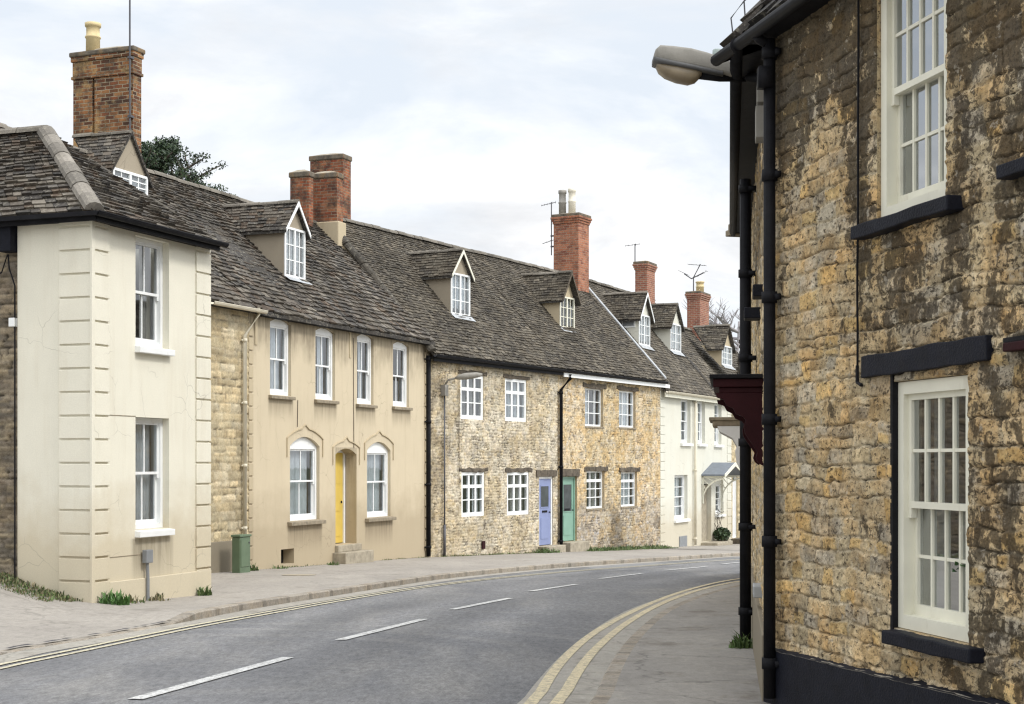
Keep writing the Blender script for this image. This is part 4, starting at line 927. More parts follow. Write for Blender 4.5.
b=MB(); X,Y=bx[0]+.05,bx[3]-.3; b.tube([(X,Y,bx[4]-.1),(X,Y,bx[4]+.65),(X-.05,Y-.35,bx[4]+1.25)],.028,5); b.tube([(X,Y+.45,bx[4]+.85),(X,Y+.1,bx[4]+.6),(X,Y-.5,bx[4]+.85)],.03,5)
yagi(b,(X-.05,Y-.35,bx[4]+1.2),(-.2,1,.1),(1,0,0),.8,5,.4); yagi(b,(X,Y+.4,bx[4]+.85),(0,1,.5),(1,0,0),.5,4,.4); yagi(b,(X,Y-.5,bx[4]+.85),(0,1,-.5),(1,0,0),.5,4,.4); b.build('aerial',M['metal'],ch)

# ---- far cream stone house -----------------------------------------------------------------
w4=FW.world(WW,0,0); FX=Frame(w4[0],w4[1],vp=1190,z=g(w4[1])); WX=11.0
zeX=zeW-.45+(FW.z-FX.z); zrX=zeX+3.7
Xh=tag(FX.empty('stone_house'),'buff stone house at the far end of the row, beyond the white house','house')
xo=rect(FX,732.5,737.5,538,474)
rubble('wall',Xh,WX,-1.3,zeX,[xo],.05,PAL_STRIP,(.5,.42,.28),seed=15,reveal=.12,amp=.02)
b=MB(); gable_box(b,WX,-1.5,zeX,zrX,7); b.build('rear_wall',M['grey_r'],Xh)
std_roof(Xh,WX,zeX,zrX,seed=81,exp=(.2,.16),pal=SLF)
d=MB(); d.box(xo[0]+.06,xo[1]-.06,.1,.14,xo[2],xo[3]-.3); do=d.build('door',M['hoodwhite'],Xh); d=MB(); ring(d,xo[0],xo[1],xo[2],xo[3],.06,.15,.07); d.build('door_frame',M['white'],do)
b=MB(); b.box(xo[0]-.3,xo[1]+.4,-.5,.1,-1.4,xo[2]-.003); b.build('doorstep',M['timber'],Xh,bevel=.02)

# ================================================================ RIGHT CORNER BUILDING
AZ=11.0; ax=(770-512)/FPX*AZ
FA=Frame(ax,AZ,u=(352/1500.,-1.0),z=g(AZ))
B=tag(FA.empty('stone_building'),'weathered ochre rubble stone building with tall sash windows and black plinth, nearest on the right','building')
AW=4.2; zt=5.0-FA.z-.35
def rA(a,c,yb_,yt,d=0):
    xa_,xc_=FA.sx(a,d),FA.sx(c,d); return xa_,xc_,FA.sz(a,yb_,d)[1],FA.sz(a,yt,d)[1]
xu0,xu1=FA.sx(877),FA.sx(947); zu0=FA.sz(880,222)[1]; zu1=zu0+1.58
xl0,xl1=FA.sx(893.5),FA.sx(969); zl0=FA.sz(900,629)[1]; zl1=FA.sz(893.5,382)[1]
print('A win',xu0,xu1,zu0,zu1,xl0,xl1,zl0,zl1,'top',zt)
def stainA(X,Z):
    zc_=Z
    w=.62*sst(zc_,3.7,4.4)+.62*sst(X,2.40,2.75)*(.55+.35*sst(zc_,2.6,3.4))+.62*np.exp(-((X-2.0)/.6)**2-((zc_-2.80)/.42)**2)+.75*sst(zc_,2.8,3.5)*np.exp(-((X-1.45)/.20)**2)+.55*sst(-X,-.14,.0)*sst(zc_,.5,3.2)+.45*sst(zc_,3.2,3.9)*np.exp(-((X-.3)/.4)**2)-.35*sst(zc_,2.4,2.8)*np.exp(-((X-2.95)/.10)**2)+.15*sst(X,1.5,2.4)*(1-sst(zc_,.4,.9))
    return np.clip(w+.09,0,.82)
palN=PAL_NEAR
wall=rubble('wall',B,AW,-.9,zt,[(xu0,xu1,zu0,zu1),(xl0,xl1,zl0,zl1)],.0070,palN,(.74,.63,.44),ch=(.08,.16),sw=(.10,.30),amp=.0125,gap=.011,seed=3,rcr=.022,mw=1.8,pits=.3,joint=.6,flat=1.2,rgh=1.5,warp=.032,shstain=stainA,reveal=.10)
# windows
for k,(a,c,z0,z1) in enumerate(((xu0,xu1,zu0,zu1),(xl0,xl1,zl0,zl1))):
    w=sash_window(B,a,c,z0,z1,.035,4,(2,2),'ivory',.075,.020,curt=None if k==0 else ('left','curtain',.20),glass='glass_near',seed=60+k,horn=True)
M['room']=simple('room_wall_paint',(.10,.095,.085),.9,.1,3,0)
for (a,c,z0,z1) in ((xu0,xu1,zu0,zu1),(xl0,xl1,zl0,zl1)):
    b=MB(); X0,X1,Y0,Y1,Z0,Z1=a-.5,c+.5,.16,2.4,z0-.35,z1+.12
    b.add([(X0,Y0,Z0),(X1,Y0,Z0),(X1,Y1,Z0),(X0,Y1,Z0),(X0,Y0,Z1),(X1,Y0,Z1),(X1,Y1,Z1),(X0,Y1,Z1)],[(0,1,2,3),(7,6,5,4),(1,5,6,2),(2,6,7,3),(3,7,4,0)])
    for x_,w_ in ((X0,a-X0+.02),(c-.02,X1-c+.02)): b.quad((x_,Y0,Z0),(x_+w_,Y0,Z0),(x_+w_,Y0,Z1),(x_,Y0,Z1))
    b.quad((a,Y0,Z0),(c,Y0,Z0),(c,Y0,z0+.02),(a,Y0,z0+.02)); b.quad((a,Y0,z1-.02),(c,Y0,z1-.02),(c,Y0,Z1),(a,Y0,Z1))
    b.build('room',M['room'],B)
# sills, lintels
def s_at(px_): return FA.sx(px_,-.08)
irregular_bar(B,'window_sill','navy',s_at(853),FA.sx(950,-.08),-.10,.04,zu0-.085,zu0-.004,seed=3,j=.006,bev=.008)
irregular_bar(B,'window_sill','navy',s_at(884),FA.sx(972,-.08),-.10,.04,zl0-.085,zl0-.004,seed=4,j=.006,bev=.01)
la,lc=FA.sx(861,-.04),FA.sx(987,-.04)
zla=FA.sz(861,379,-.04)[1]; zlb=FA.sz(861,357,-.04)[1]; zlc=FA.sz(987,334,-.04)[1]; zld=FA.sz(987,361,-.04)[1]
b=MB(); R=random.Random(5); n=14; st=[]
for i in range(n+1):
    t=i/n; x=la+(lc-la)*t; z0=max(zl1+.004,zla+(zld-zla)*t)+R.uniform(0,.008); z1=zlb+(zlc-zlb)*t+R.uniform(-.006,.006)
    st.append([(x,-.045+R.uniform(-.004,.004),z0),(x,.02,z0),(x,.02,z1),(x,-.045+R.uniform(-.004,.004),z1)])
vs=[p for s in st for p in s]; fs=[(0,1,2,3),(4*n+3,4*n+2,4*n+1,4*n)]
for i in range(n):
    for k in range(4): fs.append((4*i+k,4*(i+1)+k,4*(i+1)+(k+1)%4,4*i+(k+1)%4))
b.add(vs,fs); b.build('lintel',M['navy'],B,bevel=.006)
b=MB(); xk=FA.sx(890.5,-.01); b.box(xk,xl0+.012,-.012,.03,zl0-.03,zla+.02); b.build('painted_edge',M['black'],B)
b=MB(); xk=FA.sx(999,-.08); b.box(xk,xk+1.2,-.10,.03,FA.sz(999,180,-.08)[1],FA.sz(999,166,-.08)[1]); b.build('window_sill',M['navy'],B,bevel=.008)
b=MB(); xk=FA.sx(1004,-.05); b.box(xk,xk+1.2,-.06,.03,FA.sz(1004,352,-.05)[1],FA.sz(1004,343,-.05)[1]); b.build('lintel',M['maroon'],B,bevel=.006)
b=MB(); b.box(xk-.01,xk+1.2,-.05,.02,FA.sz(1004,343,-.05)[1]+.002,FA.sz(1004,338,-.05)[1]); b.build('lintel_edge',M['black'],B)
# mortar fillet along the plinth top is added below
# cable down the wall
b=MB(); xk=FA.sx(858,-.03); R=random.Random(2)
b.tube([(xk+R.uniform(-.004,.004)+(.02*t_/12),-.035,zlb-.05+(zt-zlb)*t_/12) for t_ in range(13)],.008,6); b.tube([(xk,-.035,zlb-.05),(xk+.01,-.04,zla-.02),(xk+.09,-.05,zla-.04)],.012,6); b.build('cable',M['black'],B)
# plinth
b=MB(); R=random.Random(8); zp0=FA.sz(783,652,-.03)[1]; zp1=FA.sz(975,699,-.03)[1]; xp0=FA.sx(783,-.03); xp1=FA.sx(975,-.03); n=50
xs=[-.02+(AW+.02)*i/n for i in range(n+1)]; tp=[zp0+(zp1-zp0)*(x-xp0)/(xp1-xp0)+R.uniform(-.004,.004) for x in xs]
for i in range(n):
    b.quad((xs[i],-.055,-1),(xs[i+1],-.055,-1),(xs[i+1],-.05,tp[i+1]),(xs[i],-.05,tp[i])); b.quad((xs[i],-.05,tp[i]),(xs[i+1],-.05,tp[i+1]),(xs[i+1],.03,tp[i+1]+.03),(xs[i],.03,tp[i]+.03))
b.quad((-.02,-.055,-1),(-.02,-.05,tp[0]),(-.02,.03,tp[0]+.03),(-.02,.03,-1)); b.build('plinth',M['navy'],B)
b=MB(); R=random.Random(18); hh=[R.uniform(.004,.008) for _ in range(n+1)]
for i in range(n): b.quad((xs[i],-.052,tp[i]-.002),(xs[i+1],-.052,tp[i+1]-.002),(xs[i+1],-.034,tp[i+1]+hh[i+1]),(xs[i],-.034,tp[i]+hh[i]))
M['lime']=simple('lime_mortar',(.30,.27,.22),.95,.35,20,.5,dirt=((.05,.05,.05),14,.5,.9))
b.build('mortar_fillet',M['lime'],B)
# wall B, runs away from the corner
uB=(-.143,-.99)
LB=9.3; fo=(ax+.143*LB/.9902*1.0, AZ+.99*LB)
fo=(ax-uB[0]*LB, AZ-uB[1]*LB)
FB=Frame(fo[0],fo[1],u=uB,z=FA.z)
angB=FB.ang-FA.ang
# FB local origin in FA local coords
dx,dy=fo[0]-ax,fo[1]-AZ; lx=dx*FA.u[0]+dy*FA.u[1]; ly=dx*FA.n[0]+dy*FA.n[1]
def inB(o): o.location=(lx,ly,0); o.rotation_euler=(0,0,angB); return o
inB(rubble('street_wall',B,LB,-1.3,zt-.2,[],.02,PAL_NEAR,(.50,.41,.27),ch=(.09,.17),sw=(.12,.36),amp=.020,seed=23,pits=.6,flat=1.4,mw=1.7,rgh=1.4,stain=lambda X,Z: .7*sst(fbm(X,Z,1.6,60,4)+.3*sst(Z,3,4.4),.55,.75)))
b=MB(); b.box(0,LB+.02,-.06,.01,-1.2,FA.sz(768,634)[1]); inB(b.build('side_plinth',M['grey_r'],B,bevel=.01))
eB=4.50-FA.z   # eave height
# roofs: near slope and street slope meeting at a hip
def A2(x,y,z): return (x,y,z)
def B2A(x,y,z):
    c_,s_=math.cos(angB),math.sin(angB); return (lx+c_*x-s_*y, ly+s_*x+c_*y, z)
og=.14; tA=1.25
cA=FA.sx(723,-og)
hipx,hipy=-.05,-og
crn=(cA,-og,eB+.06)
topc=(1.2,3.2,eB+.06+3.6*tA)
rb=MB()
slates(rb,crn,(AW+.2,-og,eB+.06),(1.2,3.2,topc[2]),(AW+.2,3.2,topc[2]),(.26,.2),(.2,.36),.034,91,[(.05,.046,.042),(.07,.062,.055),(.04,.037,.035)],.01,rag=.03)
ogB=.20; pb0=B2A(0,-ogB,eB+.06); pb1=B2A(0,3.2,eB+.06+3.6*tA)
pbc=B2A(LB,-ogB,eB+.06); slates(rb,pb0,pbc,pb1,topc,(.26,.2),(.2,.36),.034,92,[(.05,.046,.042),(.07,.062,.055),(.11,.10,.085)],.01,rag=.03)
rb.add([crn,(AW+.2,-og,eB+.03),(AW+.2,3.2,topc[2]-.03),(topc[0],topc[1],topc[2]-.03),pb0,pb1,pbc],[(0,1,2,3),(4,6,3,5),(6,0,3)],(.03,.03,.03))
ro=rb.build('roof',M['slate'],B)
b=MB(); b.add([(cA,-og,eB-.03),(AW+.2,-og,eB-.03),(AW+.2,.06,eB-.03),(-.02,.06,eB-.03),B2A(0,-ogB,eB-.03),B2A(0,.06,eB-.03),B2A(LB,-ogB,eB-.03)],[(0,1,2,3),(6,3,5,4),(0,3,6)]); b.build('soffit',M['black'],B)
b=MB(); r_=.046
b.tube([(cA-.02,-og-.05,eB-.01),(AW+.2,-og-.05,eB-.01)],r_,12); p0=Vector(B2A(0,-ogB-.04,eB-.01)); p1=Vector(B2A(LB-.05,-ogB-.04,eB-.01)); b.tube([p0,p1],.05,12); b.build('gutter',M['black'],B,True)
b=MB(); tz_=topc[2]-.1; b.poly([(AW+.01,.0,-1),(AW+.01,6.4,-1),(AW+.01,6.4,eB),(AW+.01,3.2,tz_),(AW+.01,.0,eB)]); b.quad((1.2,6.4,-1),(AW+.01,6.4,-1),(AW+.01,6.4,eB),(1.2,6.4,eB))
b.poly([B2A(.01,0,-1.3),B2A(.01,6.4,-1.3),B2A(.01,6.4,eB),B2A(.01,3.2,tz_),B2A(.01,0,eB)]); b.quad(B2A(0,6.4,-1.3),B2A(LB,6.4,-1.3),B2A(LB,6.4,eB),B2A(0,6.4,eB)); b.build('rear_wall',M['grey_r'],B)
b=MB(); slates(b,(1.2,6.6,eB-.15),(AW+.2,6.6,eB-.15),topc,(AW+.2,3.2,topc[2]),(.4,.4),(.4,.6),.03,93,SL,0)
b.add([(1.2,6.6,eB-.2),(AW+.2,6.6,eB-.2),(AW+.2,3.2,topc[2]-.04),(topc[0],topc[1],topc[2]-.04)],[(0,1,2,3)],(.05,.045,.04))
b.add([B2A(0,6.6,eB-.2),B2A(LB-1.5,6.6,eB-.2),(topc[0],topc[1],topc[2]-.02),B2A(0,3.2,topc[2]-.02)],[(0,1,2,3)],(.08,.07,.06)); b.build('rear_roof',M['slate'],B)
# far verge of street roof
b=MB(); R=random.Random(5)
for i in range(9):
    a=B2A(0,-ogB+.02,eB-.05+i*.09); k=R.uniform(0,.05); b.box(a[0]-.12,a[0]+.12,a[1]-.10-k+i*.045,a[1]+.25+i*.05,a[2],a[2]+.08)
b.build('kneeler_stones',M['sillstone'],B,bevel=.01)
# bird guard wires on roof corner
b=MB()
def locA(px_,py_,Z_):
    X_=(px_-512)/FPX*Z_-FA.o[0]; Y_=Z_-FA.o[1]; return (X_*FA.u[0]+Y_*FA.u[1], X_*FA.n[0]+Y_*FA.n[1], (HOR-py_)/FPX*Z_+CAMZ-FA.z)
wp=[locA(735,52,11.7),locA(731,18,11.7),locA(744,1,11.6),locA(762,-14,11.4)]
b.tube(wp,.006,5); b.tube([locA(744,1,11.6),locA(747,44,11.6)],.006,5); b.tube([locA(762,-14,11.4),locA(763,24,11.4)],.006,5); b.tube([locA(733,36,11.7),locA(746,22,11.6),locA(763,6,11.4)],.005,5)
b.build('wire_guard',M['metal'],ro)
# corner drainpipe, second drainpipe
def pipeA(name,px_,ybot,ztop,off,F_,conv,r=.052,col=5):
    x=F_.sx(px_,-off); z0=F_.sz(px_,ybot,-off)[1]
    o=pipe(B,x,-off,z0,ztop,r,'black',name,collars=col)
    return o,x
o,xp=pipeA('drainpipe',769.5,698,eB-.06,.085,FA,None,.044,6)
b=MB(); b.tube([(xp,-.085,eB-.10),(xp-.01,-.16,eB-.06),(xp-.02,-og-.04,eB-.03)],.035,10); b.build('swan_neck',M['black'],o,True)
x=FB.sx(743.5,-.10); x=LB-3.0
# find station where the pipe axis sits at column 743
best=min([i*.02 for i in range(int(LB/.02))],key=lambda s_: abs(FB.world(s_,-.13,0)[1]-15.4))
o=inB(pipe(B,0,0,0,1,.05)) if False else None
pb=MB(); z0=g(FB.world(best,-.13,0)[1])-FA.z+.02
pb.tube([(best,-.13,z0),(best,-.13,eB-.2)],.058,10)
for i in range(6): zq=z0+.3+(eB-.6-z0)*i/5; pb.tube([(best,-.13,zq-.04),(best,-.13,zq+.04)],.072,10); pb.box(best-.08,best+.08,-.10,-.0,zq-.02,zq+.02)
inB(pb.build('drainpipe',M['black'],B,True))
# small boxes and sills on the street wall
for st_,yb_,yt_,dd in ((LB-1.6,296,272,.10),(LB-2.7,318,296,.16)):
    b=MB(); w_=FB.world(st_,-.1,0); z_a=(HOR-yb_)/FPX*w_[1]+CAMZ-FA.z; z_b=(HOR-yt_)/FPX*w_[1]+CAMZ-FA.z; b.box(st_-.3,st_,-dd,.0,z_a,z_a+.10); inB(b.build('upper_sill',M['navy'],B,bevel=.01))
b=MB(); st_=LB-1.9; w_=FB.world(st_,-.1,0); z_a=(HOR-598)/FPX*w_[1]+CAMZ-FA.z; b.box(st_-.4,st_,-.09,0,z_a,z_a+.10); inB(b.build('lower_sill',M['lead'],B,bevel=.01))
b=MB(); b.box(.14,.26,-.06,.0,FA.sz(760,120)[1],FA.sz(760,85)[1])
b=MB(); zq=FA.sz(760,120,-.2)[1]; q0=LB-.45; b.box(q0,q0+.22,-.10,-.01,zq,zq+.24); b.box(q0+.02,q0+.2,-.09,-.01,zq+.27,zq+.42); inB(b.build('control_box',M['lampgrey'],B,bevel=.006))
# maroon shop hood with scroll bracket
def hood(F_,conv,stn,py_top,px_out,mat,capmat,fas,length,name,scroll=.85,panel=None,out=None):
    w_=F_.world(stn,0,0); zt_=(HOR-py_top)/FPX*w_[1]+CAMZ-FA.z
    if out is None:
        k=(px_out-512)/FPX; out=-(k*w_[1]-w_[0])/(F_.n[0]-k*F_.n[1])
    b=MB(); x0,x1=stn-length,stn
    b.box(x0-.03,x1+.03,-out-.03,.0,zt_-.035,zt_); h1=b.build(name,M[capmat],B,bevel=.006)
    b=MB(); b.box(x0,x1,-out,0,zt_-.035-fas,zt_-.037); b.box(x0+.03,x1-.03,-out+.05,0,zt_-.035-fas-.05,zt_-.037-fas); m1=b.build('fascia_board',M[mat],h1,bevel=.006)
    for xx in (x1-.07,x0+.02):
        pts=[(xx,0,zt_-.09-fas)]; zt2=zt_-.085-fas
        pts=[(xx,-.0,zt2)]+[(xx,-out*a_,zt2-b_*scroll) for a_,b_ in ((.95,0),(.93,.06),(.80,.09),(.74,.17),(.62,.21),(.56,.29),(.42,.33),(.37,.38),(.41,.46),(.39,.56),(.24,.72),(.15,.82),(.18,.90),(.14,.96),(.07,1.0),(0,1.02))]
        b=MB(); b.prism(pts,(.05,0,0)); b.build('scroll_bracket',M[panel or mat],h1,bevel=.004)
    return h1
h1=hood(FB,None,LB-1.45,374,713,'maroon','black',.07,1.5,'door_hood',.60); inB(h1)
def sstn(zdepth): return (FB.o[1]-zdepth)/.99
# ---- lower house beyond on the right
FC=Frame(FB.o[0]+.143*13,FB.o[1]+.99*13,u=uB,z=g(FB.o[1]+13)); 
Cc=tag(FC.empty('stone_house'),'low stone house with a pale bracketed door hood, edge-on beyond the corner building','house')
LC=12.95; zeC=CAMZ+1.75-FC.z
rubble('wall',Cc,LC,-.8,zeC,[],.05,PAL_NEAR,(.46,.38,.24),seed=29,amp=.02)
b=MB(); gable_box(b,LC,-1,zeC,zeC+2.2,5); b.build('rear_wall',M['grey_r'],Cc)
std_roof(Cc,LC,zeC,zeC+2.2,depth=5,over=.12,seed=95,exp=(.25,.2))
st_=LC-1.9; w_=FC.world(st_,0,0); zt_=(HOR-417)/FPX*w_[1]+CAMZ-FC.z; k=(709-512)/FPX; out=-(k*w_[1]-w_[0])/(FC.n[0]-k*FC.n[1])
b=MB(); b.box(st_-1.6,st_+.03,-out,0,zt_-.05,zt_); b.box(st_-1.55,st_,-out+.05,0,zt_-.13,zt_-.052); hh=b.build('door_hood',M['sillstone'],Cc,bevel=.01)
for xx in (st_-.07,st_-1.5):
    zt2=zt_-.132; pts=[(xx,0,zt2),(xx,-out*.80,zt2),(xx,-out*.74,zt2-.08),(xx,-out*.42,zt2-.18),(xx,-out*.30,zt2-.30),(xx,-out*.34,zt2-.36),(xx,-out*.30,zt2-.55),(xx,-out*.12,zt2-.75),(xx,-out*.13,zt2-.86),(xx,0,zt2-1.0)]
    b=MB(); b.prism(pts,(.06,0,0)); b.build('scroll_bracket',M['hoodwhite'],hh,bevel=.006)
print('hood outs',out)

# ================================================================ STREET LAMPS
LA=tag(empty('street_lamp',FA.world(xp,-.12,FA.sz(768,78,-.12)[1])),'large grey street lamp on a dark arm at the near right building corner','street lamp')
base=Vector(LA.location)
def lampP(px_,py_,Z): return Vector(((px_-512)/FPX*Z,Z,(HOR-py_)/FPX*Z+CAMZ))-base
ZL=11.9
b=MB(); b.tube([lampP(770,79,10.95),lampP(748,77,ZL+.1),lampP(720,77,ZL),lampP(694,74,ZL)],.037,10); b.box(-.05,.05,-.05,.05,-.06,.09); b.build('arm',M['black'],LA,True)
def loft(sts,n=14,p=2.6):
    vs=[];fs=[]
    for X,Yc,zt_,zb_,hw in sts:
        zc_=(zt_+zb_)/2; hz=(zt_-zb_)/2
        for k in range(n):
            a=2*math.pi*k/n; ca,sa=math.cos(a),math.sin(a)
            vs.append((X,Yc+hw*math.copysign(abs(ca)**(2/p),ca),zc_+hz*math.copysign(abs(sa)**(2/p),sa)))
    m=len(sts)
    for i in range(m-1):
        for k in range(n): fs.append((i*n+k,i*n+(k+1)%n,(i+1)*n+(k+1)%n,(i+1)*n+k))
    fs+=[tuple(range(n))[::-1],tuple((m-1)*n+k for k in range(n))]
    b=MB(); b.add(vs,fs); return b
def ls(px_,yt,yb_,hw): t=lampP(px_,yt,ZL); q_=lampP(px_,yb_,ZL); return (t.x,t.y,t.z,q_.z,hw)
loft([ls(653.3,57,62,.05),ls(655,51,63.5,.085),ls(659.5,47,65,.10),ls(672,48,67,.108),ls(690,50,70,.10),ls(705,53.5,72.5,.085),ls(720,58,75,.07),ls(731,62.5,76.5,.055),ls(738,67,77,.04)],20,4.5).build('lamp_housing',M['lampgrey'],LA,True)
loft([ls(656,63,67,.06),ls(659,63,73,.088),ls(665,63,78,.096),ls(676,64,82.5,.096),ls(688,66,85,.088),ls(695,68,83,.08),ls(701,70,77,.06)],16,2.6).build('lamp_bowl',M['bowl'],LA,True)
b=MB(); r0=lampP(654,61.5,ZL); b=loft([ls(652.8,58.5,65,.09),ls(660,61,67,.116),ls(690,67,72,.108),ls(722,73,78,.07)],16,5); b.build('lamp_rim',M['rimdark'],LA,True)
b=MB(); c_=lampP(717,58,ZL); b.lathe((c_.x,c_.y,c_.z-.01),[(.034,0),(.038,.02),(.036,.07),(.03,.078)],12); b.build('photocell',M['photocell'],LA,True)

xl=FR.sx(444.5,-.08); LB_=tag(empty('street_lamp',FR.world(xl,-.08,FR.ground(xl))),'small pale street lamp on a thin conduit against the buff stone cottage wall','street lamp'); LB_.rotation_euler=(0,0,FR.ang)
zg=FR.ground(xl)
zt_=FR.sz(444.5,383,-.08)[1]-zg
b=MB(); b.tube([(0,0,-.05),(0,0,zt_-.35)],.024,8); b.tube([(0,0,-.05),(.0,-.0,.9)],.04,8); b.build('conduit',M['metal'],LB_,True)
b=MB(); b.box(-.09,.09,-.08,.08,zt_-.36,zt_-.05); b.build('control_box',M['lampgrey'],LB_,bevel=.01)
b=MB(); b.tube([(0,-.02,zt_-.05),(.0,-.12,zt_+.08),(.1,-.45,zt_+.16)],.03,8); b.build('arm',M['lampgrey'],LB_,True)
lo_=loft([(-.22,0,.05,.0,.05),(-.1,0,.12,-.03,.12),(.1,0,.14,-.05,.14),(.4,0,.12,-.03,.12),(.55,0,.07,0,.06)],12,2.8); lo=lo_.build('lamp_housing',M['lampgrey'],LB_,True)
lo.location=(.08,-.55,zt_+.12); lo.rotation_euler=(0,-.12,-1.05)

# ================================================================ CABINET
d0=-.55; xc=FT.sx(240,d0); Dp=FT.depth_from(xc,d0,231.8); Wd=FT.sx(250.5,d0)-xc; zb_=FT.ground(xc,d0); ztc=FT.sz(240,535,d0)[1]
G=tag(empty('street_cabinet',FT.world(xc,d0,zb_),FT.ang),'green metal utility cabinet standing by the downpipe at the left end of the tan house','cabinet')
b=MB(); b.box(0,Wd,0,Dp,-.05,ztc-zb_-.05); b.build('cabinet_body',M['green'],G,bevel=.015)
b=MB(); b.box(-.02,Wd+.02,-.02,Dp+.02,ztc-zb_-.048,ztc-zb_); b.build('lid',M['green'],G,bevel=.012)
b=MB(); b.box(.03,Wd-.03,-.012,-.001,.12,ztc-zb_-.1); dd=b.build('door',M['green'],G,bevel=.004)
b=MB(); b.tube([(Wd-.08,-.03,.62),(Wd-.08,-.01,.62)],.018,8); b.build('lock',M['metal'],dd)

# ================================================================ ROAD, PAVEMENTS, GROUND
def resample(pts,step):
    out=[pts[0]]; 
    for p,q in zip(pts[:-1],pts[1:]):
        L=math.dist(p,q); n=max(1,int(L/step)); out+=[(p[0]+(q[0]-p[0])*i/n,p[1]+(q[1]-p[1])*i/n) for i in range(1,n+1)]
    return out
def smooth(pts,it=3):
    for _ in range(it):
        n=[pts[0]]
        for p,q in zip(pts[:-1],pts[1:]): n+=[(.75*p[0]+.25*q[0],.75*p[1]+.25*q[1]),(.25*p[0]+.75*q[0],.25*p[1]+.75*q[1])]
        pts=n+[pts[-1]]
    return pts
RD=-.09
KL=[gp(x,y,RD) for x,y in ((0,655),(30,649.5),(118,635),(192,621),(254,608.5),(328,597),(380,588.5),(435,580),(490,574),(548,568.8),(600,565),(658,561.5),(700,558.5),(745,555.5))]
d_=(KL[0][0]-KL[1][0],KL[0][1]-KL[1][1])
KL=[(-5.9,-12),(-5.75,2),(-5.4,9.5)]+KL+[(10.5,49),(17,60),(26,72)]
KR=[gp(x,y,-.06) for x,y in ((592,704),(601,680),(618,650),(640,627),(664,609),(700,595),(745,583.5))]
print('KL',[tuple(round(a,1) for a in p) for p in KL]); print('KR',[tuple(round(a,1) for a in p) for p in KR])
KR=[(-1.9,-12),(-1.2,0),(-.35,6)]+KR+[(6.6,33),(11,40),(20,52),(30,63)]
KL=smooth(KL,2); KR=smooth(KR,2)
def offs(pts,d):
    out=[]
    for i,p in enumerate(pts):
        a=pts[max(0,i-1)]; c=pts[min(len(pts)-1,i+1)]; t=(c[0]-a[0],c[1]-a[1]); l=math.hypot(*t) or 1; out.append((p[0]-t[1]/l*d,p[1]+t[0]/l*d))
    return out
def strip(b,A,Bp,za,zb_,col=None,nx=1):
    for i in range(len(A)-1):
        for j in range(nx):
            def P(i,t): 
                x=A[i][0]+(Bp[i][0]-A[i][0])*t; y=A[i][1]+(Bp[i][1]-A[i][1])*t; return (x,y,g(y)+za+(zb_-za)*t)
            b.quad(P(i,j/nx),P(i+1,j/nx),P(i+1,(j+1)/nx),P(i,(j+1)/nx))
def resN(pts,n):
    L=[0]
    for p,q in zip(pts[:-1],pts[1:]): L.append(L[-1]+math.dist(p,q))
    out=[];k=0
    for i in range(n+1):
        s=L[-1]*i/n
        while k<len(L)-2 and L[k+1]<s: k+=1
        t=(s-L[k])/max(1e-9,L[k+1]-L[k]); out.append((pts[k][0]+(pts[k+1][0]-pts[k][0])*t,pts[k][1]+(pts[k+1][1]-pts[k][1])*t))
    return out
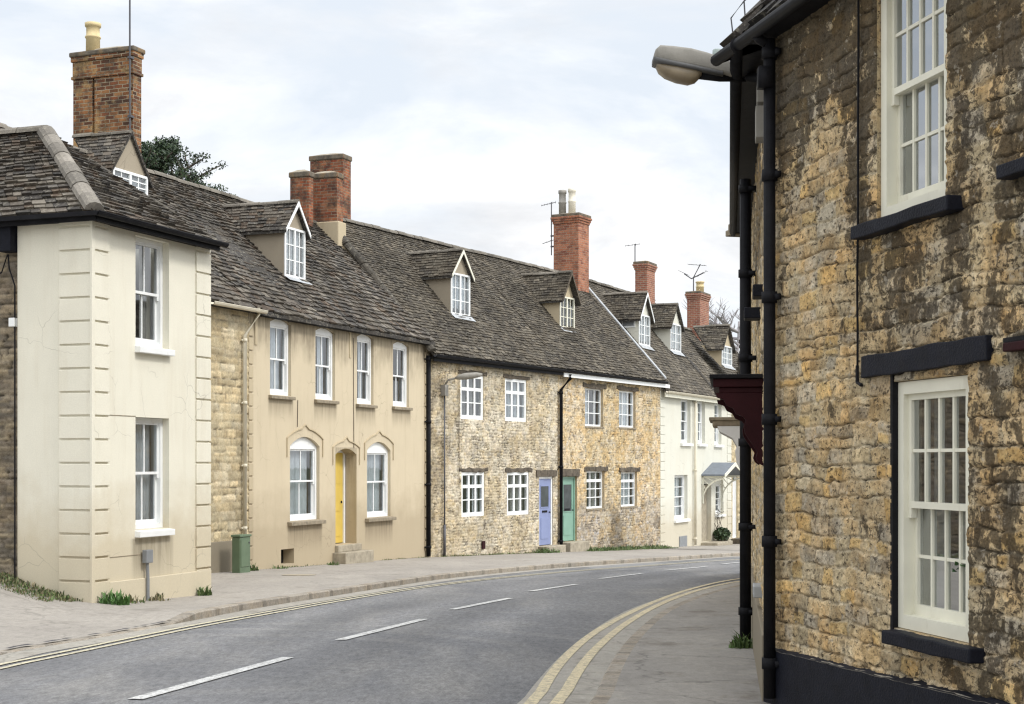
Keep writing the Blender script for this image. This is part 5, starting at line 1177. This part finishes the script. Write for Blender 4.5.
# materials
def asphalt(name,lo,hi,patch,worn=.0,scale=1.0,cracks=.4,dirt=0):
    m,nt,b=newmat(name); K=N(nt); tc=K('TexCoord'); o=tc.outputs['Object']
    f=noise(K,o,.35,5,.6); c=ramp(K,f,[(.3,lo),(.7,hi)])
    c2=noise(K,mapping(K,o,(1.0,.25,1)),1.1,5,.6); c=mix(K,ramp(K,c2,[(.45,0.0),(.75,.6)]),c,patch)
    if worn:
        ds=ramp(K,noise(K,mapping(K,o,(.55,.16,1),(4.2,1.1,0)),1.4,6,.62),[(.50,0.0),(.68,1.0)]); c=mix(K,MM(K,ds,.40),c,(.34,.325,.30))
        dk=ramp(K,noise(K,mapping(K,o,(.5,.14,1),(1.2,7.1,0)),1.6,5,.6),[(.50,0.0),(.70,1.0)]); c=mix(K,MM(K,dk,.35),c,(.105,.108,.118))
    g1=noise(K,o,60,6,.85); c=mix(K,.95,c,ramp(K,g1,[(.36,.50 if worn else .78),(.5,.95),(.62,1.25 if worn else 1.06)]),'MULTIPLY')
    g2=noise(K,o,9,5,.7); c=mix(K,1.0,c,ramp(K,g2,[(.25,.75),(.7,1.0)]),'MULTIPLY')
    if worn:
        # pale dusty tyre scuffs, arcs round a turning point
        w=K('TexWave',wave_type='RINGS',rings_direction='Z'); w.inputs['Scale'].default_value=.35; w.inputs['Distortion'].default_value=3; w.inputs['Detail'].default_value=3; w.inputs['Detail Scale'].default_value=.6
        K.l(mapping(K,o,(1,1,0),(3.0,-15.0,0)),w.inputs[0])
        wr=ramp(K,w.outputs['Fac'],[(.55,0.0),(.95,1.0)]); msk=ramp(K,noise(K,o,.22,3),[(.45,0.0),(.62,1.0)])
        mm=K('Math',operation='MULTIPLY'); K.l(wr,mm.inputs[0]); K.l(msk,mm.inputs[1]); m3=K('Math',operation='MULTIPLY'); K.l(mm.outputs[0],m3.inputs[0]); m3.inputs[1].default_value=worn
        c=mix(K,m3.outputs[0],c,(.30,.29,.27))
    if dirt:
        dd=ramp(K,noise(K,o,1.3,7,.7),[(.56,0.0),(.66,1.0)]); c=mix(K,MM(K,dd,dirt),c,(.12,.10,.078))
        d2=ramp(K,noise(K,mapping(K,o,(1,1,1),(5,5,0)),2.2,7,.7),[(.54,0.0),(.64,1.0)]); c=mix(K,MM(K,d2,dirt*.6),c,(.36,.33,.28))
    gg=noise(K,mapping(K,o,(1,.3,1)),18,4,.85); c=mix(K,1.0,c,ramp(K,gg,[(.34,.70 if worn else .90),(.5,.98),(.64,1.2 if worn else 1.05)]),'MULTIPLY')
    if worn:
        at=K('Attribute'); at.attribute_name='Col'; c=mix(K,1.0,c,at.outputs['Color'],'MULTIPLY')
    v=K('TexVoronoi',feature='DISTANCE_TO_EDGE'); v.inputs['Scale'].default_value=.55
    nn=K('TexNoise'); nn.inputs['Scale'].default_value=2.5; nn.inputs['Detail'].default_value=5; K.l(o,nn.inputs['Vector']); ns=K('VectorMath',operation='SCALE'); K.l(nn.outputs['Color'],ns.inputs[0]); ns.inputs['Scale'].default_value=.5
    vd=K('VectorMath',operation='ADD'); K.l(o,vd.inputs[0]); K.l(ns.outputs[0],vd.inputs[1]); K.l(vd.outputs[0],v.inputs['Vector'])
    cr=ramp(K,v.outputs['Distance'],[(0,cracks),(.012,0.0)]); c=mix(K,cr,c,tuple(x*.4 for x in lo))
    K.l(c,b.inputs['Base Color']); b.inputs['Roughness'].default_value=.85; b.inputs['Specular IOR Level'].default_value=.3
    bump(K,b,g1,.5,.006)
    return m
M['road']=asphalt('road_asphalt',(.150,.152,.160),(.195,.196,.204),(.23,.228,.225),.18,cracks=.10)
M['pave']=asphalt('pavement_asphalt',(.30,.275,.245),(.39,.36,.32),(.44,.405,.355),0,cracks=.4,dirt=.3)
M['paveR']=asphalt('pavement_worn_asphalt',(.25,.235,.215),(.34,.32,.29),(.39,.365,.325),0,cracks=.6,dirt=.6)
M['gutter']=asphalt('channel_concrete',(.33,.31,.27),(.40,.375,.33),(.44,.41,.355),0,cracks=.5,dirt=.6)
M['kerb']=simple('kerb_stone',(.24,.205,.165),.9,.25,2,.4,dirt=((.12,.10,.08),4,.5,.6))
M['earth']=simple('bare_earth',(.26,.225,.175),.95,.25,3,.6,dirt=((.14,.115,.08),3,.55,.6))
def paint(name,col,wear):
    m,nt,b=newmat(name); K=N(nt); tc=K('TexCoord'); o=tc.outputs['Object']
    w=ramp(K,noise(K,o,18,6,.8),[(wear,1.0),(wear+.12,0.0)]); w2=K('Math',operation='MULTIPLY'); K.l(w,w2.inputs[0]); w2.inputs[1].default_value=.75
    c=ramp(K,noise(K,o,2,4),[(.3,tuple(x*.82 for x in col)),(.7,col)]); c=mix(K,w2.outputs[0],c,(.16,.155,.15))
    c=mix(K,.6,c,ramp(K,noise(K,o,90,3),[(.3,.6),(.6,1.0)]),'MULTIPLY')
    K.l(c,b.inputs['Base Color']); b.inputs['Roughness'].default_value=.75; bump(K,b,noise(K,o,120,3),.3,.004); return m
M['yline']=paint('yellow_line_paint',(.67,.57,.36),.40); M['yline2']=paint('faded_yellow_line_paint',(.66,.60,.42),.42); M['wline']=paint('white_line_paint',(.66,.66,.64),.42)

NN=170
kl=resN(KL,NN); kr=resN(KR,NN)
b=MB(); NXR=28
def wear(i,t):
    w_=.26*math.exp(-((t-.80-.03*math.sin(i*.11))/.055)**2)+.20*math.exp(-((t-.57-.03*math.sin(i*.09+1))/.05)**2)+.24*math.exp(-((t-.30-.04*math.sin(i*.08+2))/.07)**2)-.10*math.exp(-((t-.42)/.05)**2)-.08*math.exp(-((t-.69)/.04)**2)
    return 1+w_*(.75+.5*math.sin(i*.23))
vs_=[];cs_=[];fs_=[]
for i in range(NN+1):
    for j in range(NXR+1):
        t=j/NXR; x=kr[i][0]+(kl[i][0]-kr[i][0])*t; y=kr[i][1]+(kl[i][1]-kr[i][1])*t; vs_.append((x,y,g(y)+RD)); k_=wear(i,t); cs_.append((k_,k_*.995,k_*.98))
for i in range(NN):
    for j in range(NXR): a_=i*(NXR+1)+j; fs_.append((a_,a_+NXR+1,a_+NXR+2,a_+1))
b.v=vs_; b.c=cs_; b.f=fs_
# camber kept flat; sheet
rd=b.build('road',M['road'],smooth=True); tag(rd,kind='structure')
# left: channel strip, kerb, pavement
KLr=resN(KL,620); 
b=MB(); strip(b,offs(KLr,-.34),KLr,RD+.004,RD+.004); tag(b.build('road_channel',M['gutter']),kind='structure')
def kerbmesh(b,line,side,h,w,drop=None,z0=RD):
    inn=offs(line,side*w); acc=0; R=random.Random(31); kc=[R.uniform(.88,1.1) for _ in range(400)]
    for i in range(len(line)-1):
        x=line[i]; k=1.0
        h0=h*(drop(line[i]) if drop else 1); h1_=h*(drop(line[i+1]) if drop else 1)
        p,q=line[i],line[i+1]; r_,s_=inn[i],inn[i+1]; a0_=acc; acc+=math.dist(p,q); k_=kc[int(acc/.9)%400]*(.72 if int(a0_/.9)!=int(acc/.9) else 1); col=(.37*k_,.335*k_,.285*k_)
        tq=lambda a,zz:(a[0],a[1],g(a[1])+zz)
        bev=.02*side; o1=offs([p,q],bev)
        b.quad(tq(p,z0-.02),tq(q,z0-.02),tq(q,z0+h1_-.015),tq(p,z0+h0-.015),col); b.quad(tq(p,z0+h0-.015),tq(q,z0+h1_-.015),tq(o1[1],z0+h1_),tq(o1[0],z0+h0),col); b.quad(tq(o1[0],z0+h0),tq(o1[1],z0+h1_),tq(s_,z0+h1_),tq(r_,z0+h0),col)
def dropL(p):
    y=p[1]; a=KLr[0]
    return 1-.85*max(0,min(1,(y-14.3)/.8))*max(0,min(1,(19.6-y)/.8))
b=MB(); kerbmesh(b,KLr,1,.105,.16,dropL); tag(b.build('kerb',M['stone']),kind='structure')
# pavement left: from kerb back to beyond the house fronts, with slight ramp near the cream corner
b=MB(); inn=offs(KLr,.15); 
nxs=[0,.15,.4,.8,1.4,2.2,3.4,5,7.5,11,16,22]
bx0,by0=gp(17,604)
def pz(x,y,t,ln):
    z=g(y)+.0
    dr=(1-dropL(ln))*.09*max(0,1-t/1.1); z-=dr
    # rising yard left of the cream house
    s=max(0,min(1,(-5.95-x+.0*(y-21))/1.4)); k=max(0,min(1,(y-15.5)/5.0)); z+=.40*s*k*(1 if y<26 else 0)
    return z
rows=[]
for i,p in enumerate(inn):
    a=inn[max(0,i-1)]; c=inn[min(len(inn)-1,i+1)]; t=(c[0]-a[0],c[1]-a[1]); l=math.hypot(*t)
    rows.append([(p[0]-t[1]/l*d,p[1]+t[0]/l*d) for d in nxs])
for i in range(len(rows)-1):
    for j in range(len(nxs)-1):
        q=[rows[i][j],rows[i+1][j],rows[i+1][j+1],rows[i][j+1]]; tt=[nxs[j],nxs[j],nxs[j+1],nxs[j+1]]; ln=[KLr[i],KLr[i+1],KLr[i+1],KLr[i]]
        b.quad(*[(a[0],a[1],pz(a[0],a[1],t_,l_)) for a,t_,l_ in zip(q,tt,ln)])
tag(b.build('pavement_left',M['pave'],smooth=True),kind='structure')
# right
KRr=resN(KR,620)
b=MB(); A_=offs(KRr,-0.0); strip(b,offs(KRr,.55),KRr,RD+.005,RD+.005); tag(b.build('road_channel',M['gutter']),kind='structure')
b=MB(); kerbmesh(b,KRr,-1,.045,.15,None); tag(b.build('kerb',M['stone']),kind='structure')
b=MB(); inn=offs(KRr,-.14); nr=[0,.3,.8,1.5,2.5,4,7,12]
for i in range(len(inn)-1):
    a=offs(inn,0)
for j in range(len(nr)-1):
    strip(b,offs(KRr,-.14-nr[j]),offs(KRr,-.14-nr[j+1]),RD+.046+.02*min(1,nr[j]/2),RD+.046+.02*min(1,nr[j+1]/2))
tag(b.build('pavement_right',M['paveR'],smooth=True),kind='structure')
# yellow lines
def line_between(b,pts,w,dz=.009):
    pts=resample(smooth(pts,2),.25)
    strip(b,offs(pts,w/2),offs(pts,-w/2),RD+dz,RD+dz)
YL=[gp(x,y,RD) for x,y in ((0,668.5),(60,656.5),(128,642),(200,627),(254,617),(328,603.5),(380,594.5),(435,586),(490,579.5),(548,573.8),(600,569.5),(658,565.5),(745,559.5))]
b=MB(); YL0=[(-5.3,-12),(-5.15,3),(-4.9,10)]+YL; line_between(b,YL0,.07); line_between(b,offs(smooth(YL0,1),.16),.07,.0095)
tag(b.build('yellow_lines_left',M['yline2']),kind='structure')
YR1=[(-1.55,-2),(-1.15,3)]+[gp(x,y,RD) for x,y in ((535,704),(551,675),(570,652.5),(593,633.5),(620,618),(646,605.5),(677.7,593),(713,583.3),(743,578.2))]+[(9,38),(16,48)]
YR2=[(-1.3,-2),(-.92,3)]+[gp(x,y,RD) for x,y in ((560,704),(578,671),(597,647.5),(622.5,626),(648.5,610),(675,598),(708,587.5),(743,580.5))]+[(9.2,37.4),(16.2,47)]
b=MB(); line_between(b,YR1,.10); line_between(b,YR2,.10,.0095); tag(b.build('yellow_lines_right',M['yline']),kind='structure')
b=MB()
for (x0,y0,x1,y1) in ((135,700,288,658),(340,640.5,424,619.5),(452,610,510,598.5),(531,591.5,577,584.5),(600,579,643,573.5),(664,570.8,706,566.8),(722,564.3,744,562.3)):
    a=gp(x0,y0,RD); c=gp(x1,y1,RD); P_=[(a[0]+(c[0]-a[0])*i/6,a[1]+(c[1]-a[1])*i/6) for i in range(7)]; strip(b,offs(P_,.065),offs(P_,-.065),RD+.009,RD+.009)
tag(b.build('centre_line',M['wline']),kind='structure')
M['road_old']=asphalt('patch_asphalt',(.20,.20,.205),(.25,.25,.25),(.27,.265,.255),0,cracks=.1)
for q4 in (((588,567),(655,561.5),(668,565),(598,571)),):
    b=MB(); P4=[gp(x,y,RD) for x,y in q4]; P4=resample(P4+[P4[0]],.6)[:-1]; R=random.Random(3); b.poly([(x+R.uniform(-.03,.03),y+R.uniform(-.05,.05),g(y)+RD+.003) for x,y in P4]); tag(b.build('road_patch',M['road_old']),kind='structure')
# broad ground sheet
M['ground']=simple('field_ground',(.10,.11,.06),.95,.3,.3,.3)
b=MB(); ys=[-60,-20,0,10,20,30,40,50,60,70,80,95,130,200,400,900]; xs=[-900,-300,-100,-40,-15,0,15,40,100,300,900]
for i in range(len(xs)-1):
    for j in range(len(ys)-1):
        b.quad(*[(x,y,g(y)-.22) for x,y in ((xs[i],ys[j]),(xs[i+1],ys[j]),(xs[i+1],ys[j+1]),(xs[i],ys[j+1]))])
tag(b.build('ground',M['ground']),kind='structure')
# black bitumen repair line along dropped kerb + manhole + patches
M['tar']=simple('tar_seal',(.045,.045,.05),.7,.3,12,.4)
b=MB(); R=random.Random(4)
pts=[gp(x,y,RD+.02) for x,y in ((17,650),(25,648),(60,642.5),(90,637.5),(118,633),(150,627),(180,621.5),(190,618.5))]; pts=resample(pts,.12)
for i in range(len(pts)-1):
    if R.random()<.8:
        w=(.05 if 6<i<len(pts)-8 else .11)*R.uniform(.4,1.4); A_=offs(pts,w/2+.1); B_=offs(pts,-w/2+.1)
        q=[A_[i],A_[i+1],B_[i+1],B_[i]]; b.quad(*[(x,y,g(y)-.052) for x,y in q])
tag(b.build('tar_seam',M['tar']),kind='structure')
def flatdisc(name,px_,py_,rx_,ry_,dz,mat,lab,cat):
    x,y=gp(px_,py_,dz); b=MB(); b.poly([(rx_*math.cos(a)*(1+.0),ry_*math.sin(a),0) for a in [2*math.pi*i/20 for i in range(20)]]); 
    b2=MB(); b2.prism([(rx_*math.cos(a),ry_*math.sin(a),0) for a in [2*math.pi*i/20 for i in range(20)]],(0,0,.006)); o=b2.build(name,M[mat],loc=(x,y,g(y)+dz)); tag(o,lab,cat); o.rotation_euler=(-.0293,0,0); return o
flatdisc('manhole_cover',299,575,.35,.30,.004,'step','round iron cover in the pavement below the left arched window of the tan house','manhole cover')

# ================================================================ PLANTS
def leafmat(name,a,b_,c_):
    m,nt,b=newmat(name); K=N(nt); at=K('Attribute'); at.attribute_name='Col'; K.l(at.outputs['Color'],b.inputs['Base Color']); b.inputs['Roughness'].default_value=.6; return m
M['leaf']=leafmat('leaf_green',0,0,0); M['hazebark']=simple('haze_tinted_bark',(.36,.34,.35),.95,.2,8,.3); M['bark']=simple('bark',(.09,.075,.06),.95,.3,8,.6)  # bare tree's bark: distance haze is put into its pale colour
def tuft(b,c,h,r,n,R,cols):
    for _ in range(n):
        a=R.uniform(0,2*math.pi); rr=r*math.sqrt(R.random()); x=c[0]+rr*math.cos(a); y=c[1]+rr*math.sin(a); hh=h*R.uniform(.15,1)*(1-.5*rr/r)
        la=R.uniform(0,2*math.pi); ln=hh*R.uniform(.2,.7); w=R.uniform(.006,.014)*(.6+h*3); p=(math.cos(la+1.57)*w,math.sin(la+1.57)*w)
        k=R.uniform(.6,1.3); q=R.choice(cols); col=(q[0]*k,q[1]*k,q[2]*k)
        m_=(x+math.cos(la)*ln*.4,y+math.sin(la)*ln*.4,c[2]+hh*.65); t=(x+math.cos(la)*ln,y+math.sin(la)*ln,c[2]+hh*R.uniform(.75,1))
        b.add([(x-p[0],y-p[1],c[2]-.01),(x+p[0],y+p[1],c[2]-.01),(m_[0]+p[0]*.8,m_[1]+p[1]*.8,m_[2]),(m_[0]-p[0]*.8,m_[1]-p[1]*.8,m_[2]),t],[(0,1,2,3),(3,2,4)],col)
GR=[(.08,.14,.035),(.11,.17,.05),(.06,.10,.03),(.16,.18,.08)]; DRY=[(.20,.17,.09),(.14,.13,.06),(.09,.11,.04),(.25,.21,.13)]
def weed(px_,py_,h,r,n,lab,cols=GR,seed=1):
    x,y=gp(px_,py_); R=random.Random(seed); b=MB(); tuft(b,(0,0,0),h,r,n,R,cols); o=b.build('weed',M['leaf'],loc=(x,y,g(y)+.0)); tag(o,lab,'weed','weeds at the foot of the walls'); return o
def weedF(F_,px_,d,h,r,n,lab,cols=GR,seed=1):
    x=F_.sx(px_,d); w_=F_.world(x,d,0); R=random.Random(seed); b=MB(); tuft(b,(0,0,0),h,r,n,R,cols); o=b.build('weed',M['leaf'],loc=(w_[0],w_[1],g(w_[1])-.0)); tag(o,lab,'weed','weeds at the foot of the walls'); return o
weedF(FP,113,-.16,.34,.22,170,'bright green weed clump at the cream house corner, left of the grey duct',[(.07,.16,.03),(.09,.19,.045),(.05,.11,.025)],1)
weedF(FP,131,-.14,.20,.22,60,'low brownish weed just left of the grey duct on the cream house',DRY+GR,2)
weedF(FP,156,-.14,.22,.22,60,'dry straggly weed just right of the grey duct on the cream house',DRY,3)
weedF(FP,205,-.14,.24,.12,70,'green weed at the far right foot of the cream house wall',GR,4)
weedF(FT,253,-.2,.22,.12,90,'small weed beside the green cabinet',GR,5)
weedF(FT,278,-.15,.13,.26,70,'low weed patch left of the dark cellar opening',GR,6)
weedF(FT,334,-.38,.16,.14,70,'tiny weed beside the steps of the yellow door',GR,7)
FBw=FB.world(LB-4.2,-.16,0); R=random.Random(9); b=MB(); tuft(b,(0,0,0),.22,.15,150,R,GR+[(.10,.15,.04)]); o=b.build('weed',M['leaf'],loc=(FBw[0],FBw[1],g(FBw[1])-.03)); tag(o,'dark green weed at the wall foot beside the second black drainpipe, right pavement','weed','weeds at the foot of the walls')
# grassy bank left of cream house
b=MB(); R=random.Random(12)
for i in range(230):
    yl=R.uniform(.15,4.0); d=R.random()**1.6*.75; w_=FP.world(-.08-d,yl,0); z=pz(w_[0],w_[1],5,(0,0,0)) if False else None
    s=max(0,min(1,(-5.95-w_[0])/1.4)); k=max(0,min(1,(w_[1]-15.5)/5.0)); z=g(w_[1])+.40*s*k
    tuft(b,(w_[0],w_[1],z),R.uniform(.05,.14)*(1.3-d),.14,22,R,GR+DRY)
tag(b.build('grass_verge',M['leaf']),'patchy short grass along the foot of the cream house side wall','grass',kind='stuff')
# grass along the golden cottage and scattered wall-foot weeds
b=MB(); R=random.Random(14)
for i in range(330):
    x=R.uniform(FR2.sx(577),WR2-.1); dd=-R.random()**1.4*.75-.06; w_=FR2.world(x,dd,0); tuft(b,(w_[0],w_[1],g(w_[1])),R.uniform(.10,.30)*(1.1+dd),.16,14,R,GR)
for i in range(40):
    x=R.uniform(FR.sx(531),FR.sx(546)); dd=-R.random()*.4-.06; w_=FR.world(x,dd,0); tuft(b,(w_[0],w_[1],g(w_[1])),R.uniform(.12,.3),.16,16,R,GR)
for i in range(90):
    x=R.uniform(0.3,FR.sx(531)); dd=-R.random()*.12-.05; w_=FR.world(x,dd,0); tuft(b,(w_[0],w_[1],g(w_[1])),R.uniform(.04,.12),.12,8,R,GR+DRY)
for i in range(70):
    x=R.uniform(.2,WT-.2); dd=-R.random()*.08-.04; w_=FT.world(x,dd,0); tuft(b,(w_[0],w_[1],g(w_[1])),R.uniform(.03,.09),.10,6,R,GR+DRY)
tag(b.build('wall_foot_grass',M['leaf']),'rough grass growing along the foot of the stone cottages','grass',kind='stuff')
# shrub at the white house door
def leafball(b,c,r,n,R,cols,s=.05,sq=1.0):
    for _ in range(n):
        v=Vector((R.gauss(0,1),R.gauss(0,1),R.gauss(0,1))).normalized()*r*R.random()**.4; v.z*=sq; p=Vector(c)+v
        a=Vector((R.gauss(0,1),R.gauss(0,1),R.gauss(0,1))).normalized(); q=a.cross(Vector((R.gauss(0,1),R.gauss(0,1),R.gauss(0,1)))).normalized(); ss=s*R.uniform(.6,1.3)
        k=R.uniform(.55,1.35); cc=R.choice(cols); b.add([p-a*ss,p+q*ss*.5,p+a*ss,p-q*ss*.5],[(0,1,2,3)],(cc[0]*k,cc[1]*k,cc[2]*k))
x=FW.sx(722,-.35); w_=FW.world(x,-.35,0); SH=tag(empty('potted_shrub',(w_[0],w_[1],g(w_[1]))),'dark bushy shrub in a pot with a bare climber, beside the white house door','shrub')
b=MB(); leafball(b,(0,0,.42),.36,700,random.Random(3),[(.03,.055,.02),(.045,.075,.03)],.07,.8); b.build('foliage',M['leaf'],SH)
b=MB(); b.lathe((0,0,0),[(.16,0),(.22,.25),(.24,.26),(.2,.24)],12); b.build('pot',M['timber'],SH,True)
b=MB(); R=random.Random(6)
for i in range(9):
    p=[(-.1,.2,.3)]; 
    for k in range(5): p.append((p[-1][0]+R.uniform(-.14,.10),p[-1][1]+R.uniform(-.02,.04),p[-1][2]+R.uniform(.12,.3)))
    b.tube(p,.014,4,r2=.005)
    leafball(b,p[-1],.12,10,R,[(.12,.09,.05),(.09,.11,.04)],.035)
b.build('climber_stems',M['bark'],SH)
# conifer-like tree behind the roofs
def tree(name,X,Y,base_z,H,crown,seed,lab,cols,bare=False,cat='tree',leaf=.16,dens=150,sh=1.0):
    R=random.Random(seed); t=tag(empty(name,(X,Y,base_z)),lab,cat); b=MB(); lb=MB()
    def branch(p,d,L,r,lv):
        n=4; pts=[p]; q=Vector(p); dd=Vector(d)
        for i in range(n):
            dd=(dd+Vector((R.uniform(-.2,.2),R.uniform(-.2,.2),R.uniform(-.05,.16)))).normalized(); q=q+dd*L/n; pts.append(q.copy())
        b.tube(pts,r,5 if lv else 8,r2=r*.4,caps=False)
        if lv<(3 if bare else 2):
            for k in range(7 if lv==0 else (6 if bare else 5)):
                f=R.uniform(.35,1); i=min(n-1,int(f*n)); s=pts[i].lerp(pts[i+1],f*n-i)
                a=R.uniform(0,6.28); side=Vector((math.cos(a),math.sin(a),R.uniform(.0,.7))).normalized(); nd=(dd*.55+side*.85).normalized()
                branch(s,nd,L*R.uniform(.4,.62),r*.42,lv+1)
        if not bare and lv==2:
            for k in range(4):
                c=pts[1+k%4]; leafball(lb,c+Vector((0,0,.05)),crown*.11,dens//8,R,cols,leaf,.7)
            # drooping needled sprays
            leafball(lb,pts[-1],crown*.09,dens//7,R,cols,leaf*1.1,1.0)
    p=Vector((0,0,0)); nst=9; tr=[Vector((R.uniform(-.1,.1)*i*.3,R.uniform(-.1,.1)*i*.3,H*.94*i/nst)) for i in range(nst+1)]
    b.tube(tr,H*.022,9,r2=H*.004)
    for i in range(95 if not bare else 16):
        f=R.uniform(.42 if bare else .62,.995); idx=min(nst-1,int(f*nst)); s=tr[idx].lerp(tr[idx+1],f*nst-idx); a=R.uniform(0,6.28)
        prof=min(crown*1.6,.45+(1-f)*11)*R.uniform(.55,1.15) if not bare else crown*(.25+.75*math.sin(math.pi*min(1,(1-f)/.62))**.45)*R.uniform(.6,1.15)
        branch(s,(math.cos(a),math.sin(a),R.uniform(.15,.6) if bare else R.uniform(-.1,.5)),prof,H*.007,1)
    b.build('trunk',M['hazebark' if bare else 'bark'],t,True)
    if not bare: lb.build('crown',M['leaf'],t)
    return t
Z=62.; tree('evergreen_tree',(163-512)/FPX*Z,Z,g(Z),(HOR-121)/FPX*Z+CAMZ-g(Z),2.6,5,'dark evergreen tree rising behind the left roofs beside the old brick chimney',[(.022,.042,.020),(.035,.062,.024),(.016,.03,.016),(.05,.08,.03)],leaf=.06,dens=150)
Z=66.; tree('evergreen_tree',(219-512)/FPX*Z,Z,g(Z),(HOR-181)/FPX*Z+CAMZ-g(Z),1.4,8,'small dark evergreen top just showing above the ridge right of the larger evergreen',[(.022,.042,.020),(.035,.062,.024)],leaf=.06,dens=150)
Z=95.; tree('bare_tree',(736-512)/FPX*Z,Z,g(Z),(HOR-308)/FPX*Z+CAMZ-g(Z),3.6,15,'bare winter tree coloured hazy pale beyond the last house at the end of the street',[],bare=True)

HPx=(xl0+xl1)/2+.12; w_=FA.world(HPx,.26,zl0+.08)
HP=tag(empty('houseplant',w_),'leafy green houseplant behind the glass of the lower right sash window','plant')
b=MB(); leafball(b,(0,0,.36),.15,160,random.Random(5),[(.05,.14,.03),(.08,.20,.05)],.045); b.build('foliage',M['leaf'],HP)
b=MB(); b.lathe((0,0,0),[(.06,0),(.085,.14),(.09,.15),(.07,.14)],12); b.build('pot',M['pot'],HP,True)
# ================================================================ WORLD, SUN, CAMERA
az=math.radians(118); el=math.radians(48)
SUNV=(math.sin(az)*math.cos(el),math.cos(az)*math.cos(el),math.sin(el))
wd=bpy.data.worlds.new('World'); scn.world=wd; wd.use_nodes=True; nt=wd.node_tree; nt.nodes.clear(); K=N(nt)
out=K('OutputWorld'); bg=K('Background'); K.l(bg.outputs[0],out.inputs[0])
sky=K('TexSky'); sky.sky_type='NISHITA'; sky.sun_disc=False; sky.sun_elevation=math.radians(48); sky.sun_rotation=math.radians(118)
sky.air_density=1.0; sky.dust_density=1.5
tc=K('TexCoord'); 
sp=K('SeparateXYZ'); K.l(tc.outputs['Generated'],sp.inputs[0])
mp=mapping(K,tc.outputs['Generated'],(1.0,1.0,2.6),(.3,.1,.25))
n1=noise(K,mp,3.4,8,.56,.35)
cl=ramp(K,n1,[(.36,0.0),(.56,1.0)])
n2=noise(K,mapping(K,tc.outputs['Generated'],(1,1,2.8),(4,2,1)),6.5,7,.6,.3)
cc=ramp(K,n2,[(.32,(6.5,6.6,6.8)),(.46,(7.7,7.77,7.9)),(.60,(9.4,9.4,9.4))])
skb=mix(K,.88,sky.outputs[0],(6.9,7.4,8.0))
fin=mix(K,cl,skb,cc)
# the cloud deck glows round the veiled sun and towards the zenith
dt=K('VectorMath',operation='DOT_PRODUCT'); K.l(tc.outputs['Generated'],dt.inputs[0]); dt.inputs[1].default_value=tuple(SUNV)
gw=ramp(K,dt.outputs['Value'],[(.15,.5),(1.0,1.0)])
zz=ramp(K,sp.outputs['Z'],[(.33,0.0),(.95,.30)])
ga=K('Math',operation='ADD'); K.l(gw,ga.inputs[0]); K.l(zz,ga.inputs[1]); gm=K('Math',operation='MULTIPLY'); K.l(ga.outputs[0],gm.inputs[0]); gm.inputs[1].default_value=2.0
vs=K('VectorMath',operation='SCALE'); K.l(fin,vs.inputs[0]); K.l(gm.outputs[0],vs.inputs['Scale'])
K.l(vs.outputs[0],bg.inputs[0]); bg.inputs[1].default_value=.10
sd=bpy.data.lights.new('sun','SUN'); sd.energy=1.5; sd.angle=math.radians(11); sd.color=(1,.965,.91)
so=bpy.data.objects.new('sun',sd); COL.objects.link(so)
az=math.radians(118); el=math.radians(48)
dirv=Vector((math.sin(az)*math.cos(el),math.cos(az)*math.cos(el),math.sin(el)))
so.rotation_euler=dirv.to_track_quat('Z','Y').to_euler(); so.location=(20,-20,30)
cam=bpy.data.cameras.new('camera'); co=bpy.data.objects.new('camera',cam); COL.objects.link(co); scn.camera=co
co.location=(0,0,CAMZ); co.rotation_euler=(math.pi/2,0,0); cam.sensor_width=36; cam.lens=FPX/1024*36; cam.shift_y=(HOR-352)/1024; cam.clip_end=2000; cam.clip_start=.1
scn.view_settings.view_transform='Standard'; scn.view_settings.look='None'; scn.view_settings.gamma=1; scn.view_settings.exposure=.36
scn.view_settings.use_curve_mapping=False
scn.cycles.pixel_filter_type='BLACKMAN_HARRIS'; scn.cycles.filter_width=1.25
scn.render.resolution_x=1024; scn.render.resolution_y=704
